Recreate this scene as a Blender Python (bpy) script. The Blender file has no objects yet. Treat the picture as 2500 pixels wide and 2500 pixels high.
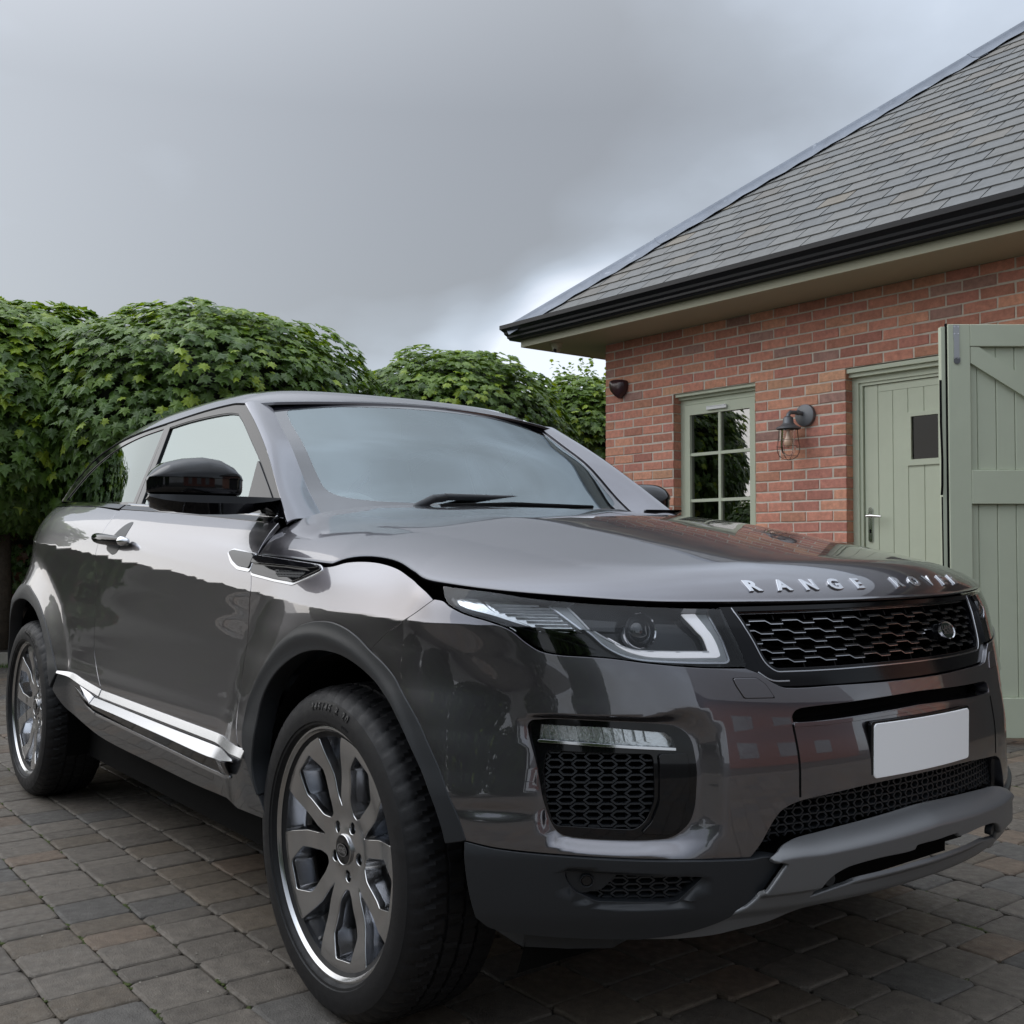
import bpy, bmesh, math, random
import numpy as np
from mathutils import Vector, Matrix
from mathutils.geometry import tessellate_polygon
R=math.radians
sc=bpy.context.scene
col=sc.collection
# ---------------- camera ----------------
cam=bpy.data.cameras.new('camera'); co=bpy.data.objects.new('camera',cam); col.objects.link(co); sc.camera=co
cam.sensor_width=36; cam.lens=36*1.0428; cam.clip_end=2000; cam.clip_start=.05
CAM=np.array([2.1285,-2.0625,1.0362])
_y=2.4850; _p=.03227; _r=.0009
d=Vector((math.cos(_y)*math.cos(_p),math.sin(_y)*math.cos(_p),math.sin(_p)))
rt=Vector((math.sin(_y),-math.cos(_y),0)); up=rt.cross(d)
rt2=rt*math.cos(_r)+up*math.sin(_r); up2=-rt*math.sin(_r)+up*math.cos(_r)
m=Matrix((rt2,up2,-d)).transposed().to_4x4(); m.translation=Vector(CAM); co.matrix_world=m
# ---------------- world ----------------
SUN_EL=R(31); SUN_DIR=Vector((-.56,-.50,0)).normalized()*math.cos(SUN_EL)+Vector((0,0,math.sin(SUN_EL)))
w=bpy.data.worlds.new('World'); sc.world=w; w.use_nodes=True
nt=w.node_tree; nt.nodes.clear()
def N(t,nt_=None,**k):
    n=(nt_ or nt).nodes.new(t)
    for a,b in k.items(): setattr(n,a,b)
    return n
L=nt.links.new
sky=N('ShaderNodeTexSky',sky_type='NISHITA',sun_disc=False); sky.sun_elevation=SUN_EL
sky.sun_rotation=math.atan2(SUN_DIR.x,SUN_DIR.y); sky.air_density=1.2; sky.dust_density=2
tc=N('ShaderNodeTexCoord'); sep=N('ShaderNodeSeparateXYZ'); L(tc.outputs['Generated'],sep.inputs[0])
# cloud layer: project direction on a flat layer overhead
zz=N('ShaderNodeMath',operation='ADD'); zz.inputs[1].default_value=.34; L(sep.outputs[2],zz.inputs[0])
zc=N('ShaderNodeMath',operation='MAXIMUM'); zc.inputs[1].default_value=.10; L(zz.outputs[0],zc.inputs[0])
vd=N('ShaderNodeVectorMath',operation='DIVIDE'); L(tc.outputs['Generated'],vd.inputs[0])
cz=N('ShaderNodeCombineXYZ')
for i in range(3): L(zc.outputs[0],cz.inputs[i])
L(cz.outputs[0],vd.inputs[1])
mp=N('ShaderNodeMapping'); mp.inputs['Scale'].default_value=(1,1,.4); mp.inputs['Rotation'].default_value=(0,0,R(20)); mp.inputs['Location'].default_value=(7.1,4.4,0); L(vd.outputs[0],mp.inputs[0])
n1=N('ShaderNodeTexNoise'); n1.inputs['Scale'].default_value=1.15; n1.inputs['Detail'].default_value=6; n1.inputs['Roughness'].default_value=.46; n1.inputs['Distortion'].default_value=.35; L(mp.outputs[0],n1.inputs[0])
n2=N('ShaderNodeTexNoise'); n2.inputs['Scale'].default_value=3.6; n2.inputs['Detail'].default_value=5; n2.inputs['Roughness'].default_value=.5; L(mp.outputs[0],n2.inputs[0])
def M_(op,a,b_,c_=None):
    n=N('ShaderNodeMath',operation=op)
    for i,v in enumerate((a,b_,c_)):
        if v is None: continue
        if isinstance(v,(int,float)): n.inputs[i].default_value=v
        else: L(v,n.inputs[i])
    return n.outputs[0]
acc=M_('ADD',M_('MULTIPLY_ADD',n1.outputs[0],1.15,-.575),M_('MULTIPLY_ADD',n2.outputs[0],.55,-.275))
acc=M_('ADD',acc,.31)
# broad thick and thin places in the cloud deck; the direction is jittered by the noise so their edges are ragged
jt=N('ShaderNodeVectorMath',operation='MULTIPLY_ADD'); jt.inputs[1].default_value=(.20,.20,.12); L(n1.outputs['Color'],jt.inputs[0]); L(tc.outputs['Generated'],jt.inputs[2])
js=N('ShaderNodeVectorMath',operation='SUBTRACT'); js.inputs[1].default_value=(.10,.10,.06); L(jt.outputs[0],js.inputs[0])
jn=N('ShaderNodeVectorMath',operation='NORMALIZE'); L(js.outputs[0],jn.inputs[0])
for (px,py,wd,am) in ((560,440,26,-.17),(820,545,9,-.05),(1075,660,4.5,.60),(985,640,3.5,.40),(880,625,3.5,.36),(1010,590,6,.20),(1120,560,8,.12),(640,690,5,.34),(760,700,4,.3),(1130,700,5,.4),(1750,60,20,.34),(1340,330,12,.18),(60,330,13,.05),(250,120,22,-.22),(900,60,16,-.12),(1000,330,10,-.06)):
    v=(d*2607+rt2*(px*1.294-1250)-up2*(py*1.294-1250)).normalized()
    q=N('ShaderNodeVectorMath',operation='DOT_PRODUCT'); q.inputs[1].default_value=tuple(v); L(jn.outputs[0],q.inputs[0])
    r_=N('ShaderNodeMapRange',interpolation_type='SMOOTHSTEP'); r_.inputs[1].default_value=math.cos(R(wd*1.35)); r_.inputs[2].default_value=1; r_.inputs[3].default_value=0; r_.inputs[4].default_value=am; L(q.outputs['Value'],r_.inputs[0])
    acc=M_('ADD',acc,r_.outputs[0])
cr=N('ShaderNodeValToRGB'); e=cr.color_ramp.elements
e[0].position=.0; e[0].color=(1.72,1.80,1.93,1); e[1].position=1; e[1].color=(4.8,5.1,5.7,1)
k=e.new(.30); k.color=(2.06,2.22,2.46,1); k=e.new(.62); k.color=(2.95,3.27,3.75,1)
L(acc,cr.inputs[0])
# overcast brightening with height (CIE overcast law) above the part in view
hg=N('ShaderNodeValToRGB'); h=hg.color_ramp.elements
h[0].position=0; h[0].color=(1.05,1.05,1.05,1); h[1].position=1; h[1].color=(3.1,3.1,3.1,1)
for p_,c_ in ((.38,1.0),(.50,1.35),(.7,2.4)):
    q=h.new(p_); q.color=(c_,c_,c_,1)
L(sep.outputs[2],hg.inputs[0])
mm=N('ShaderNodeMix',data_type='RGBA',blend_type='MULTIPLY'); mm.inputs[0].default_value=1; L(cr.outputs[0],mm.inputs[6]); L(hg.outputs[0],mm.inputs[7])
# thinner, brighter cloud around the hidden sun
dp=N('ShaderNodeVectorMath',operation='DOT_PRODUCT'); dp.inputs[1].default_value=tuple(SUN_DIR); L(tc.outputs['Generated'],dp.inputs[0])
sg=N('ShaderNodeMapRange',interpolation_type='SMOOTHSTEP'); sg.inputs[1].default_value=.25; sg.inputs[2].default_value=1.0; sg.inputs[3].default_value=1; sg.inputs[4].default_value=2.0; L(dp.outputs['Value'],sg.inputs[0])
sv=N('ShaderNodeVectorMath',operation='SCALE'); L(mm.outputs[2],sv.inputs[0]); L(sg.outputs[0],sv.inputs['Scale'])
mx=N('ShaderNodeMix',data_type='RGBA'); mx.inputs[0].default_value=.90; L(sky.outputs[0],mx.inputs[6]); L(sv.outputs[0],mx.inputs[7])
bg=N('ShaderNodeBackground'); bg.inputs[1].default_value=.10; L(mx.outputs[2],bg.inputs[0])
ow=N('ShaderNodeOutputWorld'); L(bg.outputs[0],ow.inputs[0])
sun=bpy.data.lights.new('sun','SUN'); sun.energy=.5; sun.angle=R(75); sun.color=(1,.95,.88)
so=bpy.data.objects.new('sun',sun); col.objects.link(so); so.rotation_euler=(-SUN_DIR).to_track_quat('-Z','Y').to_euler()
sc.view_settings.view_transform='Standard'; sc.view_settings.look='None'; sc.view_settings.gamma=1; sc.view_settings.exposure=.98
# ---------------- materials ----------------
MATS={}
def mat(name,base=(.5,.5,.5),rough=.5,metal=0,coat=0,spec=.5,emis=None,bump=0,bscale=60,var=0,vscale=8,tint=False,coatior=1.5,rvar=0,alpha=None,stains=None,world=False):
    m=bpy.data.materials.new(name); m.use_nodes=True; t=m.node_tree; b=t.nodes['Principled BSDF']; MATS[name]=m
    b.inputs['Base Color'].default_value=(*base,1); b.inputs['Roughness'].default_value=rough; b.inputs['Metallic'].default_value=metal
    b.inputs['Specular IOR Level'].default_value=spec
    if coat: b.inputs['Coat Weight'].default_value=coat; b.inputs['Coat Roughness'].default_value=.015; b.inputs['Coat IOR'].default_value=coatior
    tc=N('ShaderNodeTexCoord',t); cur=None
    if world:
        class _G: outputs={'Object':N('ShaderNodeNewGeometry',t).outputs['Position']}
        tc=_G
    if tint:
        at=N('ShaderNodeAttribute',t,attribute_name='tint'); cur=at.outputs['Color']
    if var:
        nz=N('ShaderNodeTexNoise',t); nz.inputs['Scale'].default_value=vscale; nz.inputs['Detail'].default_value=6; nz.inputs['Roughness'].default_value=.65; t.links.new(tc.outputs['Object'],nz.inputs[0])
        mr=N('ShaderNodeMapRange',t); mr.inputs[1].default_value=.3; mr.inputs[2].default_value=.7; mr.inputs[3].default_value=1-var; mr.inputs[4].default_value=1+var; t.links.new(nz.outputs[0],mr.inputs[0])
        vm=N('ShaderNodeVectorMath',t,operation='SCALE'); t.links.new(mr.outputs[0],vm.inputs['Scale'])
        if cur: t.links.new(cur,vm.inputs[0])
        else: vm.inputs[0].default_value=base
        cur=vm.outputs[0]
    if stains:
        scol,thr,ssc,sstr=stains
        nz=N('ShaderNodeTexNoise',t); nz.inputs['Scale'].default_value=ssc; nz.inputs['Detail'].default_value=8; nz.inputs['Roughness'].default_value=.7; t.links.new(tc.outputs['Object'],nz.inputs[0])
        mr=N('ShaderNodeMapRange',t); mr.inputs[1].default_value=thr; mr.inputs[2].default_value=thr+.12; mr.inputs[4].default_value=sstr; t.links.new(nz.outputs[0],mr.inputs[0])
        mi=N('ShaderNodeMix',t,data_type='RGBA'); t.links.new(mr.outputs[0],mi.inputs[0]); mi.inputs[7].default_value=(*scol,1)
        if cur: t.links.new(cur,mi.inputs[6])
        else: mi.inputs[6].default_value=(*base,1)
        cur=mi.outputs[2]
    if cur: t.links.new(cur,b.inputs['Base Color'])
    if rvar:
        nz=N('ShaderNodeTexNoise',t); nz.inputs['Scale'].default_value=vscale*1.7; nz.inputs['Detail'].default_value=4; t.links.new(tc.outputs['Object'],nz.inputs[0])
        mr=N('ShaderNodeMapRange',t); mr.inputs[1].default_value=.3; mr.inputs[2].default_value=.7; mr.inputs[3].default_value=rough-rvar; mr.inputs[4].default_value=rough+rvar; t.links.new(nz.outputs[0],mr.inputs[0]); t.links.new(mr.outputs[0],b.inputs['Roughness'])
    if bump:
        nz=N('ShaderNodeTexNoise',t); nz.inputs['Scale'].default_value=bscale; nz.inputs['Detail'].default_value=5; nz.inputs['Roughness'].default_value=.6; t.links.new(tc.outputs['Object'],nz.inputs[0])
        bp=N('ShaderNodeBump',t); bp.inputs['Strength'].default_value=1; bp.inputs['Distance'].default_value=bump; t.links.new(nz.outputs[0],bp.inputs['Height']); t.links.new(bp.outputs[0],b.inputs['Normal'])
    if emis: b.inputs['Emission Color'].default_value=(*emis[0],1); b.inputs['Emission Strength'].default_value=emis[1]
    return m
def glassmat(name,tint,ior,rough=0.0,gcol=(1,1,1)):
    m=bpy.data.materials.new(name); m.use_nodes=True; t=m.node_tree; t.nodes.clear(); MATS[name]=m
    o=N('ShaderNodeOutputMaterial',t); tr=N('ShaderNodeBsdfTransparent',t); tr.inputs[0].default_value=(*tint,1)
    g=N('ShaderNodeBsdfGlossy',t); g.inputs['Roughness'].default_value=rough; g.inputs[0].default_value=(*gcol,1)
    f=N('ShaderNodeFresnel',t); f.inputs[0].default_value=ior; mi=N('ShaderNodeMixShader',t)
    t.links.new(f.outputs[0],mi.inputs[0]); t.links.new(tr.outputs[0],mi.inputs[1]); t.links.new(g.outputs[0],mi.inputs[2]); t.links.new(mi.outputs[0],o.inputs[0])
    return m
PAINT=mat('grey_metallic_paint',(.128,.122,.137),.31,1.0,coat=1,coatior=2.05,bump=.00004,bscale=2500)
BLK=mat('gloss_black',(.004,.004,.005),.05,0,spec=.5)
PLA=mat('satin_black_plastic',(.018,.020,.023),.42,0,spec=.45,bump=.00015,bscale=900)
DARK=mat('matt_black_void',(.004,.004,.004),.9,0,spec=.1)
SKID=mat('satin_grey_skid_paint',(.17,.173,.178),.36,.5,spec=.5,bump=.0001,bscale=1200)
CHR=mat('bright_chrome',(.80,.80,.82),.10,1)
SAT=mat('satin_aluminium',(.62,.63,.66),.27,1)
RIM=mat('dark_silver_alloy',(.46,.46,.465),.22,1,coat=.5,var=.04,vscale=30)
RIMB=mat('silver_alloy_barrel',(.55,.56,.58),.14,1)
DISC=mat('brake_disc_steel',(.22,.21,.20),.35,1)
RUB=mat('tyre_rubber',(.009,.009,.010),.55,0,spec=.30,bump=.0004,bscale=260,rvar=.12,vscale=20,stains=((.05,.045,.04),.70,90,.4))
GRC=mat('dark_chrome_grille_edge',(.55,.55,.57),.16,1)
WHT=mat('white_plate',(.98,.98,.98),.45)
LGD=mat('light_guide_white',(.95,.96,.98),.20,0,coat=1)
LIT=mat('lit_daytime_light',(.95,.96,.98),.20,0,coat=1,emis=((.90,.92,1.0),.22))
LGT=mat('light_guide_textured',(.50,.52,.53),.30,.4,bump=.0010,bscale=420)
REFL=mat('lamp_reflector',(.90,.92,.93),.14,.85,bump=.0006,bscale=90)
FABR=mat('seat_leather',(.10,.10,.105),.5)
DASH=mat('dashboard_plastic',(.06,.06,.062),.6)
LINER=mat('headliner_cloth',(.22,.21,.20),.9)
FRIT=mat('windscreen_frit_black',(.012,.012,.015),.06,0,coat=1,coatior=1.95,spec=.2)
GL=glassmat('windscreen_glass',(.78,.88,.87),2.7,0,(.86,.97,1.0))
GS2=glassmat('side_glass',(.30,.38,.37),4.0,0,(.90,1,.99))
GQ=glassmat('privacy_glass',(.03,.035,.035),2.2,0,(.92,1,.99))
LENS=glassmat('lamp_cover_glass',(.93,.94,.95),1.50)
MIR=mat('mirror_glass',(.8,.8,.8),.02,1)
# ---------------- mesh helpers ----------------
def link(o,parent=None):
    col.objects.link(o)
    if parent: o.parent=parent
    return o
def tag(o,label=None,cat=None,group=None,kind=None):
    for k_,v_ in (('label',label),('category',cat),('group',group),('kind',kind)):
        if v_: o[k_]=v_
    return o
def empty(name,loc=(0,0,0),rz=0,label=None,cat=None,group=None,parent=None):
    o=bpy.data.objects.new(name,None); o.location=loc; o.rotation_euler=(0,0,rz); o.empty_display_size=.1
    link(o,parent); return tag(o,label,cat,group)
def mesh(name,V,F,mt,parent=None,smooth=False,normals=None,tint=None,auto=None,data_only=False):
    me=bpy.data.meshes.new(name); me.from_pydata([tuple(v) for v in V],[],[tuple(f) for f in F])
    if mt is not None:
        for q in (mt if isinstance(mt,(list,tuple)) else [mt]): me.materials.append(q)
    if smooth or normals is not None: me.polygons.foreach_set('use_smooth',[True]*len(me.polygons))
    if tint is not None:
        a=me.color_attributes.new('tint','FLOAT_COLOR','POINT'); t=np.ones((len(me.vertices),4)); t[:,:3]=tint; a.data.foreach_set('color',t.ravel())
    if auto is not None:
        me.polygons.foreach_set('use_smooth',[True]*len(me.polygons)); me.update(); me.set_sharp_from_angle(angle=auto)
    me.update()
    if normals is not None: me.normals_split_custom_set_from_vertices([tuple(n) for n in normals])
    if data_only: return me
    o=bpy.data.objects.new(name,me); return link(o,parent)
class MB:
    def __init__(s): s.V=[];s.F=[];s.T=[]
    def add(s,V,F,t=None):
        n=len(s.V); s.V+= [tuple(v) for v in V]; s.F+=[tuple(i+n for i in f) for f in F]
        if t is not None: s.T+=[t]*len(V)
    def box(s,a,b,M=None,t=None):
        V=[Vector((x,y,z)) for x in (a[0],b[0]) for y in (a[1],b[1]) for z in (a[2],b[2])]
        if M is not None: V=[M@v for v in V]
        s.add(V,[(0,1,3,2),(4,6,7,5),(0,4,5,1),(2,3,7,6),(0,2,6,4),(1,5,7,3)],t)
    def tube(s,P,r,n=8,cap=True,t=None):
        P=[Vector(p) for p in P]; V=[];F=[]
        rr=r if isinstance(r,(list,tuple)) else [r]*len(P)
        u=None
        for i,p in enumerate(P):
            tg=(P[min(i+1,len(P)-1)]-P[max(i-1,0)]).normalized()
            if u is None: u=tg.orthogonal().normalized()
            u=(u-tg*u.dot(tg)).normalized(); v=tg.cross(u)
            for k in range(n):
                a=2*math.pi*k/n; V.append(p+(u*math.cos(a)+v*math.sin(a))*rr[i])
        for i in range(len(P)-1):
            for k in range(n): F.append((i*n+k,i*n+(k+1)%n,(i+1)*n+(k+1)%n,(i+1)*n+k))
        if cap: F.append(tuple(range(n))[::-1]); F.append(tuple((len(P)-1)*n+k for k in range(n)))
        s.add(V,F,t)
    def lathe(s,prof,n=48,axis='z',O=(0,0,0),t=None,cap=False):
        # prof: (r,h)
        V=[];F=[];O=Vector(O)
        for r,h_ in prof:
            for k in range(n):
                a=2*math.pi*k/n; c,s_=r*math.cos(a),r*math.sin(a)
                V.append(O+(Vector((c,s_,h_)) if axis=='z' else Vector((c,-h_,s_)) if axis=='y' else Vector((h_,c,s_))))
        m_=len(prof)
        for i in range(m_-1):
            for k in range(n): F.append((i*n+k,i*n+(k+1)%n,(i+1)*n+(k+1)%n,(i+1)*n+k))
        if cap: F.append(tuple(range(n))[::-1]); F.append(tuple((m_-1)*n+k for k in range(n)))
        s.add(V,F,t)
    def ico(s,c,r,sub=2,sx=(1,1,1),t=None):
        b=bmesh.new(); bmesh.ops.create_icosphere(b,subdivisions=sub,radius=r)
        s.add([Vector(c)+Vector((v.co.x*sx[0],v.co.y*sx[1],v.co.z*sx[2])) for v in b.verts],[[v.index for v in f.verts] for f in b.faces],t); b.free()
    def build(s,name,mt,parent=None,smooth=False,auto=None):
        return mesh(name,s.V,s.F,mt,parent,smooth,tint=np.array(s.T) if s.T and len(s.T)==len(s.V) else None,auto=auto)
def catmull(P,n=6,corners=()):
    P=[np.array(p,float) for p in P]; out=[]
    for i in range(len(P)-1):
        p1,p2=P[i],P[i+1]
        p0=P[i-1] if i>0 and i not in corners else p1
        p3=P[i+2] if i+2<len(P) and (i+1) not in corners else p2
        d1=np.linalg.norm(p2-p1)+1e-9; d0=np.linalg.norm(p1-p0)+1e-9; d2=np.linalg.norm(p3-p2)+1e-9
        m1=((p2-p0)/(d0+d1)*d1) if i>0 and i not in corners else (p2-p1)
        m2=((p3-p1)/(d2+d1)*d1) if i+2<len(P) and (i+1) not in corners else (p2-p1)
        for k in range(n):
            t=k/n; out.append((2*t**3-3*t**2+1)*p1+(t**3-2*t*t+t)*m1+(-2*t**3+3*t*t)*p2+(t**3-t*t)*m2)
    out.append(P[-1]); return [tuple(o) for o in out]
def poly(*curves,n=5):
    out=[]
    for c in curves:
        c=catmull(c,n)
        if out and np.hypot(out[-1][0]-c[0][0],out[-1][1]-c[0][1])<1e-4: c=c[1:]
        out+=c
    if np.hypot(out[-1][0]-out[0][0],out[-1][1]-out[0][1])<1e-4: out.pop()
    return out
def closed(P,n=5):
    P=list(P); k=len(P); Q=catmull(P[-2:]+P+P[:2],n); return Q[2*n:(2+k)*n]
def rline(P,r=.01,n=4):
    """polygon with rounded corners"""
    out=[]; k=len(P)
    for i in range(k):
        a,b,c=[np.array(P[(i+j)%k],float) for j in (-1,0,1)]
        u=(a-b);v=(c-b);lu,lv=np.linalg.norm(u),np.linalg.norm(v); q=min(r,lu*.45,lv*.45)
        p0=b+u/lu*q;p2=b+v/lv*q
        for j in range(n+1):
            t=j/n; out.append(tuple((1-t)**2*p0+2*t*(1-t)*b+t*t*p2))
    return out
def area(P): return .5*sum(P[i][0]*P[(i+1)%len(P)][1]-P[(i+1)%len(P)][0]*P[i][1] for i in range(len(P)))
def inset(P,dd):
    P=[np.array(p,float) for p in P]; n=len(P); s=1 if area(P)>0 else -1; out=[]
    for i in range(n):
        a=P[i]-P[i-1]; b=P[(i+1)%n]-P[i]; a/=np.linalg.norm(a)+1e-9; b/=np.linalg.norm(b)+1e-9
        na=np.array((-a[1],a[0]))*s; nb=np.array((-b[1],b[0]))*s; m=na+nb; l=m@m
        m=m/l*2 if l>.4 else m/(np.sqrt(l)+1e-9)*1.6
        out.append(tuple(P[i]+m*dd))
    return out
def fnorm(surf,a,b,e=2e-4):
    da=surf(a+e,b)-surf(a-e,b); db=surf(a,b+e)-surf(a,b-e); n=np.cross(da,db); return n/(np.linalg.norm(n,axis=1,keepdims=True)+1e-12)
def panel(name,loops,surf,mt,parent,h=(.05,.04),rim=.008,off=0,gap=0,flip=False,mirror=False,rnd=.0012,lift=None,disp=None,both=True):
    """cut a piece of the surface surf(a,b) along loops, give it turned-in edges"""
    if not isinstance(loops[0][0],(tuple,list,np.ndarray)): loops=[loops]
    if gap: loops=[inset(loops[0],gap)]+[inset(l,-gap) for l in loops[1:]]
    bm=bmesh.new(); vl=[Vector((p[0],p[1],0)) for l in loops for p in l]
    vs=[bm.verts.new(v) for v in vl]
    for t in tessellate_polygon([[Vector((p[0],p[1],0)) for p in l] for l in loops]):
        try: bm.faces.new([vs[i] for i in t])
        except ValueError: pass
    A=np.array([v[:2] for v in vl]); lo,hi=A.min(0),A.max(0)
    for ax in (0,1):
        for g in np.arange(math.ceil(lo[ax]/h[ax])*h[ax],hi[ax],h[ax]):
            pc=[0,0,0]; pc[ax]=float(g); pn=[0,0,0]; pn[ax]=1
            bmesh.ops.bisect_plane(bm,geom=bm.verts[:]+bm.edges[:]+bm.faces[:],dist=1e-6,plane_co=pc,plane_no=pn)
    bmesh.ops.recalc_face_normals(bm,faces=bm.faces)
    if bm.faces and sum(f.normal.z*f.calc_area() for f in bm.faces)<0: bmesh.ops.reverse_faces(bm,faces=bm.faces)
    bm.verts.index_update(); bm.edges.index_update()
    UV=np.array([v.co[:2] for v in bm.verts]); F=[[v.index for v in f.verts] for f in bm.faces]
    base=surf
    if disp is not None:
        def base(a,b):
            p=surf(a,b); n=fnorm(surf,a,b); return p+n*disp(a,b)[:,None]
    P=base(UV[:,0],UV[:,1]); Nn=fnorm(base,UV[:,0],UV[:,1],4e-4)
    sgn=-1 if flip else 1
    Nn=Nn*sgn
    if off: P=P+Nn*off
    if flip: F=[f[::-1] for f in F]
    V=list(P); NN=list(Nn)
    if rim:
        out={}; nxt=[]
        for e_ in bm.edges:
            if len(e_.link_faces)==1:
                f=e_.link_faces[0]; a,b=e_.verts[0].index,e_.verts[1].index
                idx=[v.index for v in f.verts]; ia=idx.index(a)
                if idx[(ia+1)%len(idx)]!=b: a,b=b,a
                if flip: a,b=b,a
                nxt.append((a,b)); t=P[b]-P[a]; o=np.cross(t,(Nn[a]+Nn[b])); l=np.linalg.norm(o)
                if l>1e-12:
                    for q in (a,b): out[q]=out.get(q,0)+o/l
        i1={};i2={}
        for q,o in out.items():
            o=o/(np.linalg.norm(o)+1e-9)
            i1[q]=len(V); V.append(P[q]-Nn[q]*rnd*1.4+o*rnd); NN.append(o*.96+Nn[q]*.05)
            i2[q]=len(V); V.append(P[q]-Nn[q]*rim+o*rnd*.6); NN.append(o)
        for a,b in nxt:
            if a in i1 and b in i1: F.append((b,a,i1[a],i1[b])); F.append((i1[b],i1[a],i2[a],i2[b]))
    bm.free()
    V=np.array(V); NN=np.array(NN)
    o=mesh(name,V,F,mt,parent,normals=NN)
    if mirror:
        V2=V*[1,-1,1]; N2=NN*[1,-1,1]; p2=parent
        if isinstance(mirror,bpy.types.Object): p2=mirror
        o2=mesh(name,V2,[f[::-1] for f in F],mt,p2,normals=N2); return o,o2
    return o
def ribbon(name,path,surf,width,mt,parent,off=.002,mirror=False,thick=.002):
    """a slim strip following path on a surface"""
    P=np.array(path,float); T=np.gradient(P,axis=0); T/=np.linalg.norm(T,axis=1,keepdims=True)+1e-9; n=np.stack([-T[:,1],T[:,0]],1)
    A=P+n*width/2;B=P-n*width/2
    loop=[tuple(q) for q in A]+[tuple(q) for q in B[::-1]]
    return panel(name,loop,surf,mt,parent,off=off,rim=thick,mirror=mirror,rnd=.0006)
def mirror_obj(o,parent=None,name=None):
    me=o.data; V=np.empty(len(me.vertices)*3); me.vertices.foreach_get('co',V); V=V.reshape(-1,3)*[1,-1,1]
    sm=any(p.use_smooth for p in me.polygons)
    return mesh(name or o.name.split('.')[0],V,[tuple(p.vertices)[::-1] for p in me.polygons],list(me.materials),parent or o.parent,auto=R(40) if sm else None)
def text_mesh(s,size,depth,bev=0,spacing=1.0,bold=0):
    c=bpy.data.curves.new('t','FONT'); c.body=s; c.size=size; c.extrude=depth; c.bevel_depth=bev; c.space_character=spacing; c.offset=bold; c.resolution_u=3
    c.align_x='CENTER'; c.align_y='CENTER'
    o=bpy.data.objects.new('t',c); col.objects.link(o); dg=bpy.context.evaluated_depsgraph_get(); dg.update()
    me=bpy.data.meshes.new_from_object(o.evaluated_get(dg)); bpy.data.objects.remove(o); V=np.array([v.co[:] for v in me.vertices]) if len(me.vertices) else np.zeros((0,3)); F=[tuple(p.vertices) for p in me.polygons]
    return V,F
def pch(z,pts):
    xs=np.array([a for a,b in pts],float); ys=np.array([b for a,b in pts],float)
    h=np.diff(xs); d=np.diff(ys)/h
    m=np.zeros(len(xs)); m[0]=d[0]; m[-1]=d[-1]
    for i in range(1,len(xs)-1):
        m[i]=0 if d[i-1]*d[i]<=0 else 2*d[i-1]*d[i]/(d[i-1]+d[i])
    z=np.asarray(z,float); zc=np.clip(z,xs[0],xs[-1]); k=np.clip(np.searchsorted(xs,zc)-1,0,len(h)-1)
    t=(zc-xs[k])/h[k]
    r=(2*t**3-3*t**2+1)*ys[k]+(t**3-2*t**2+t)*h[k]*m[k]+(-2*t**3+3*t**2)*ys[k+1]+(t**3-t**2)*h[k]*m[k+1]
    return r+np.where(z<xs[0],(z-xs[0])*m[0],0)+np.where(z>xs[-1],(z-xs[-1])*m[-1],0)
def sm(a,b,x):
    t=np.clip((x-a)/(b-a),0,1); return t*t*(3-2*t)
LOW=[(.15,.850),(.2,.865),(.3,.888),(.4,.912),(.48,.924),(.56,.926),(.62,.921),(.66,.9195)]
MID=[(0,.9195),(.15,.9185),(.40,.9185),(.75,.926),(1,.935)]
PU=[(0,.935),(.25,.922),(.5,.897),(.75,.858),(1,.803),(1.3,.72)]
ZB=[(-3.6,1.235),(-3.0,1.225),(-2.2,1.203),(-1.85,1.187),(-1.3,1.153),(-.5,1.108),(0,1.085),(.4,1.06),(.8,1.03)]
ZW=[(-3.6,1.10),(-2.86,1.068),(-1.8,1.013),(-1.0,.964),(-.42,.923),(0,.900),(.8,.88)]
XF=[(.2,.80),(.3,.845),(.4,.868),(.5,.877),(.6,.877),(.7,.862),(.78,.845),(.85,.822),(.92,.79),(1.0,.74)]
X0=.30; LS=1.2; XE=-3.50
XRZ=[(.2,-2.78),(.8,-2.75),(.85,-2.64),(.9,-2.50),(.95,-2.43),(1.0,-2.38),(1.05,-2.33),(1.1,-2.30),(1.15,-2.32),(1.22,-2.42)]
def side_b(x,z):
    zb=pch(x,ZB); zw=pch(x,ZW)
    return np.where(z<.66,pch(z,LOW),np.where(z<zw,pch((z-.66)/(zw-.66),MID),pch((z-zw)/(zb-zw),PU)))
def flare(x,z):
    f=0
    for wx in (0,-2.66):
        r=np.hypot(x-wx,z-.36); f=f+.034*sm(.66,.46,r)
    return f
def SS(s,z):
    s=np.asarray(s,float); z=np.asarray(z,float)
    xf=pch(z,XF)
    th=np.clip((s-X0)/LS*np.pi/2,0,np.pi)
    XR=pch(z,XRZ); LR=XR-XE
    thr=np.clip((XR-s)/LR,0,1)*np.pi/2; rs=1e-9+np.abs(np.sin(thr)); rc=np.abs(np.cos(thr))
    x=np.where(s>X0,X0+(xf-X0)*np.sin(th),np.where(s<XR,XR-LR*rs**.87,s))
    k=np.where(s>X0,np.cos(th),np.where(s<XR,rc**.87,1))
    b=side_b(x,z)+flare(x,z)
    return np.stack(np.broadcast_arrays(x,-b*k,z),-1)
def green(x,z):
    w=(z-pch(x,ZB))/.40
    return pch(w,[(0,.79),(.25,.752),(.5,.713),(.75,.675),(1,.635),(1.2,.59)])-.05*np.clip(-1.9-x,0,2)**1.5
def GS(x,z): return np.stack(np.broadcast_arrays(x,-green(x,z),z),-1)

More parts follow.
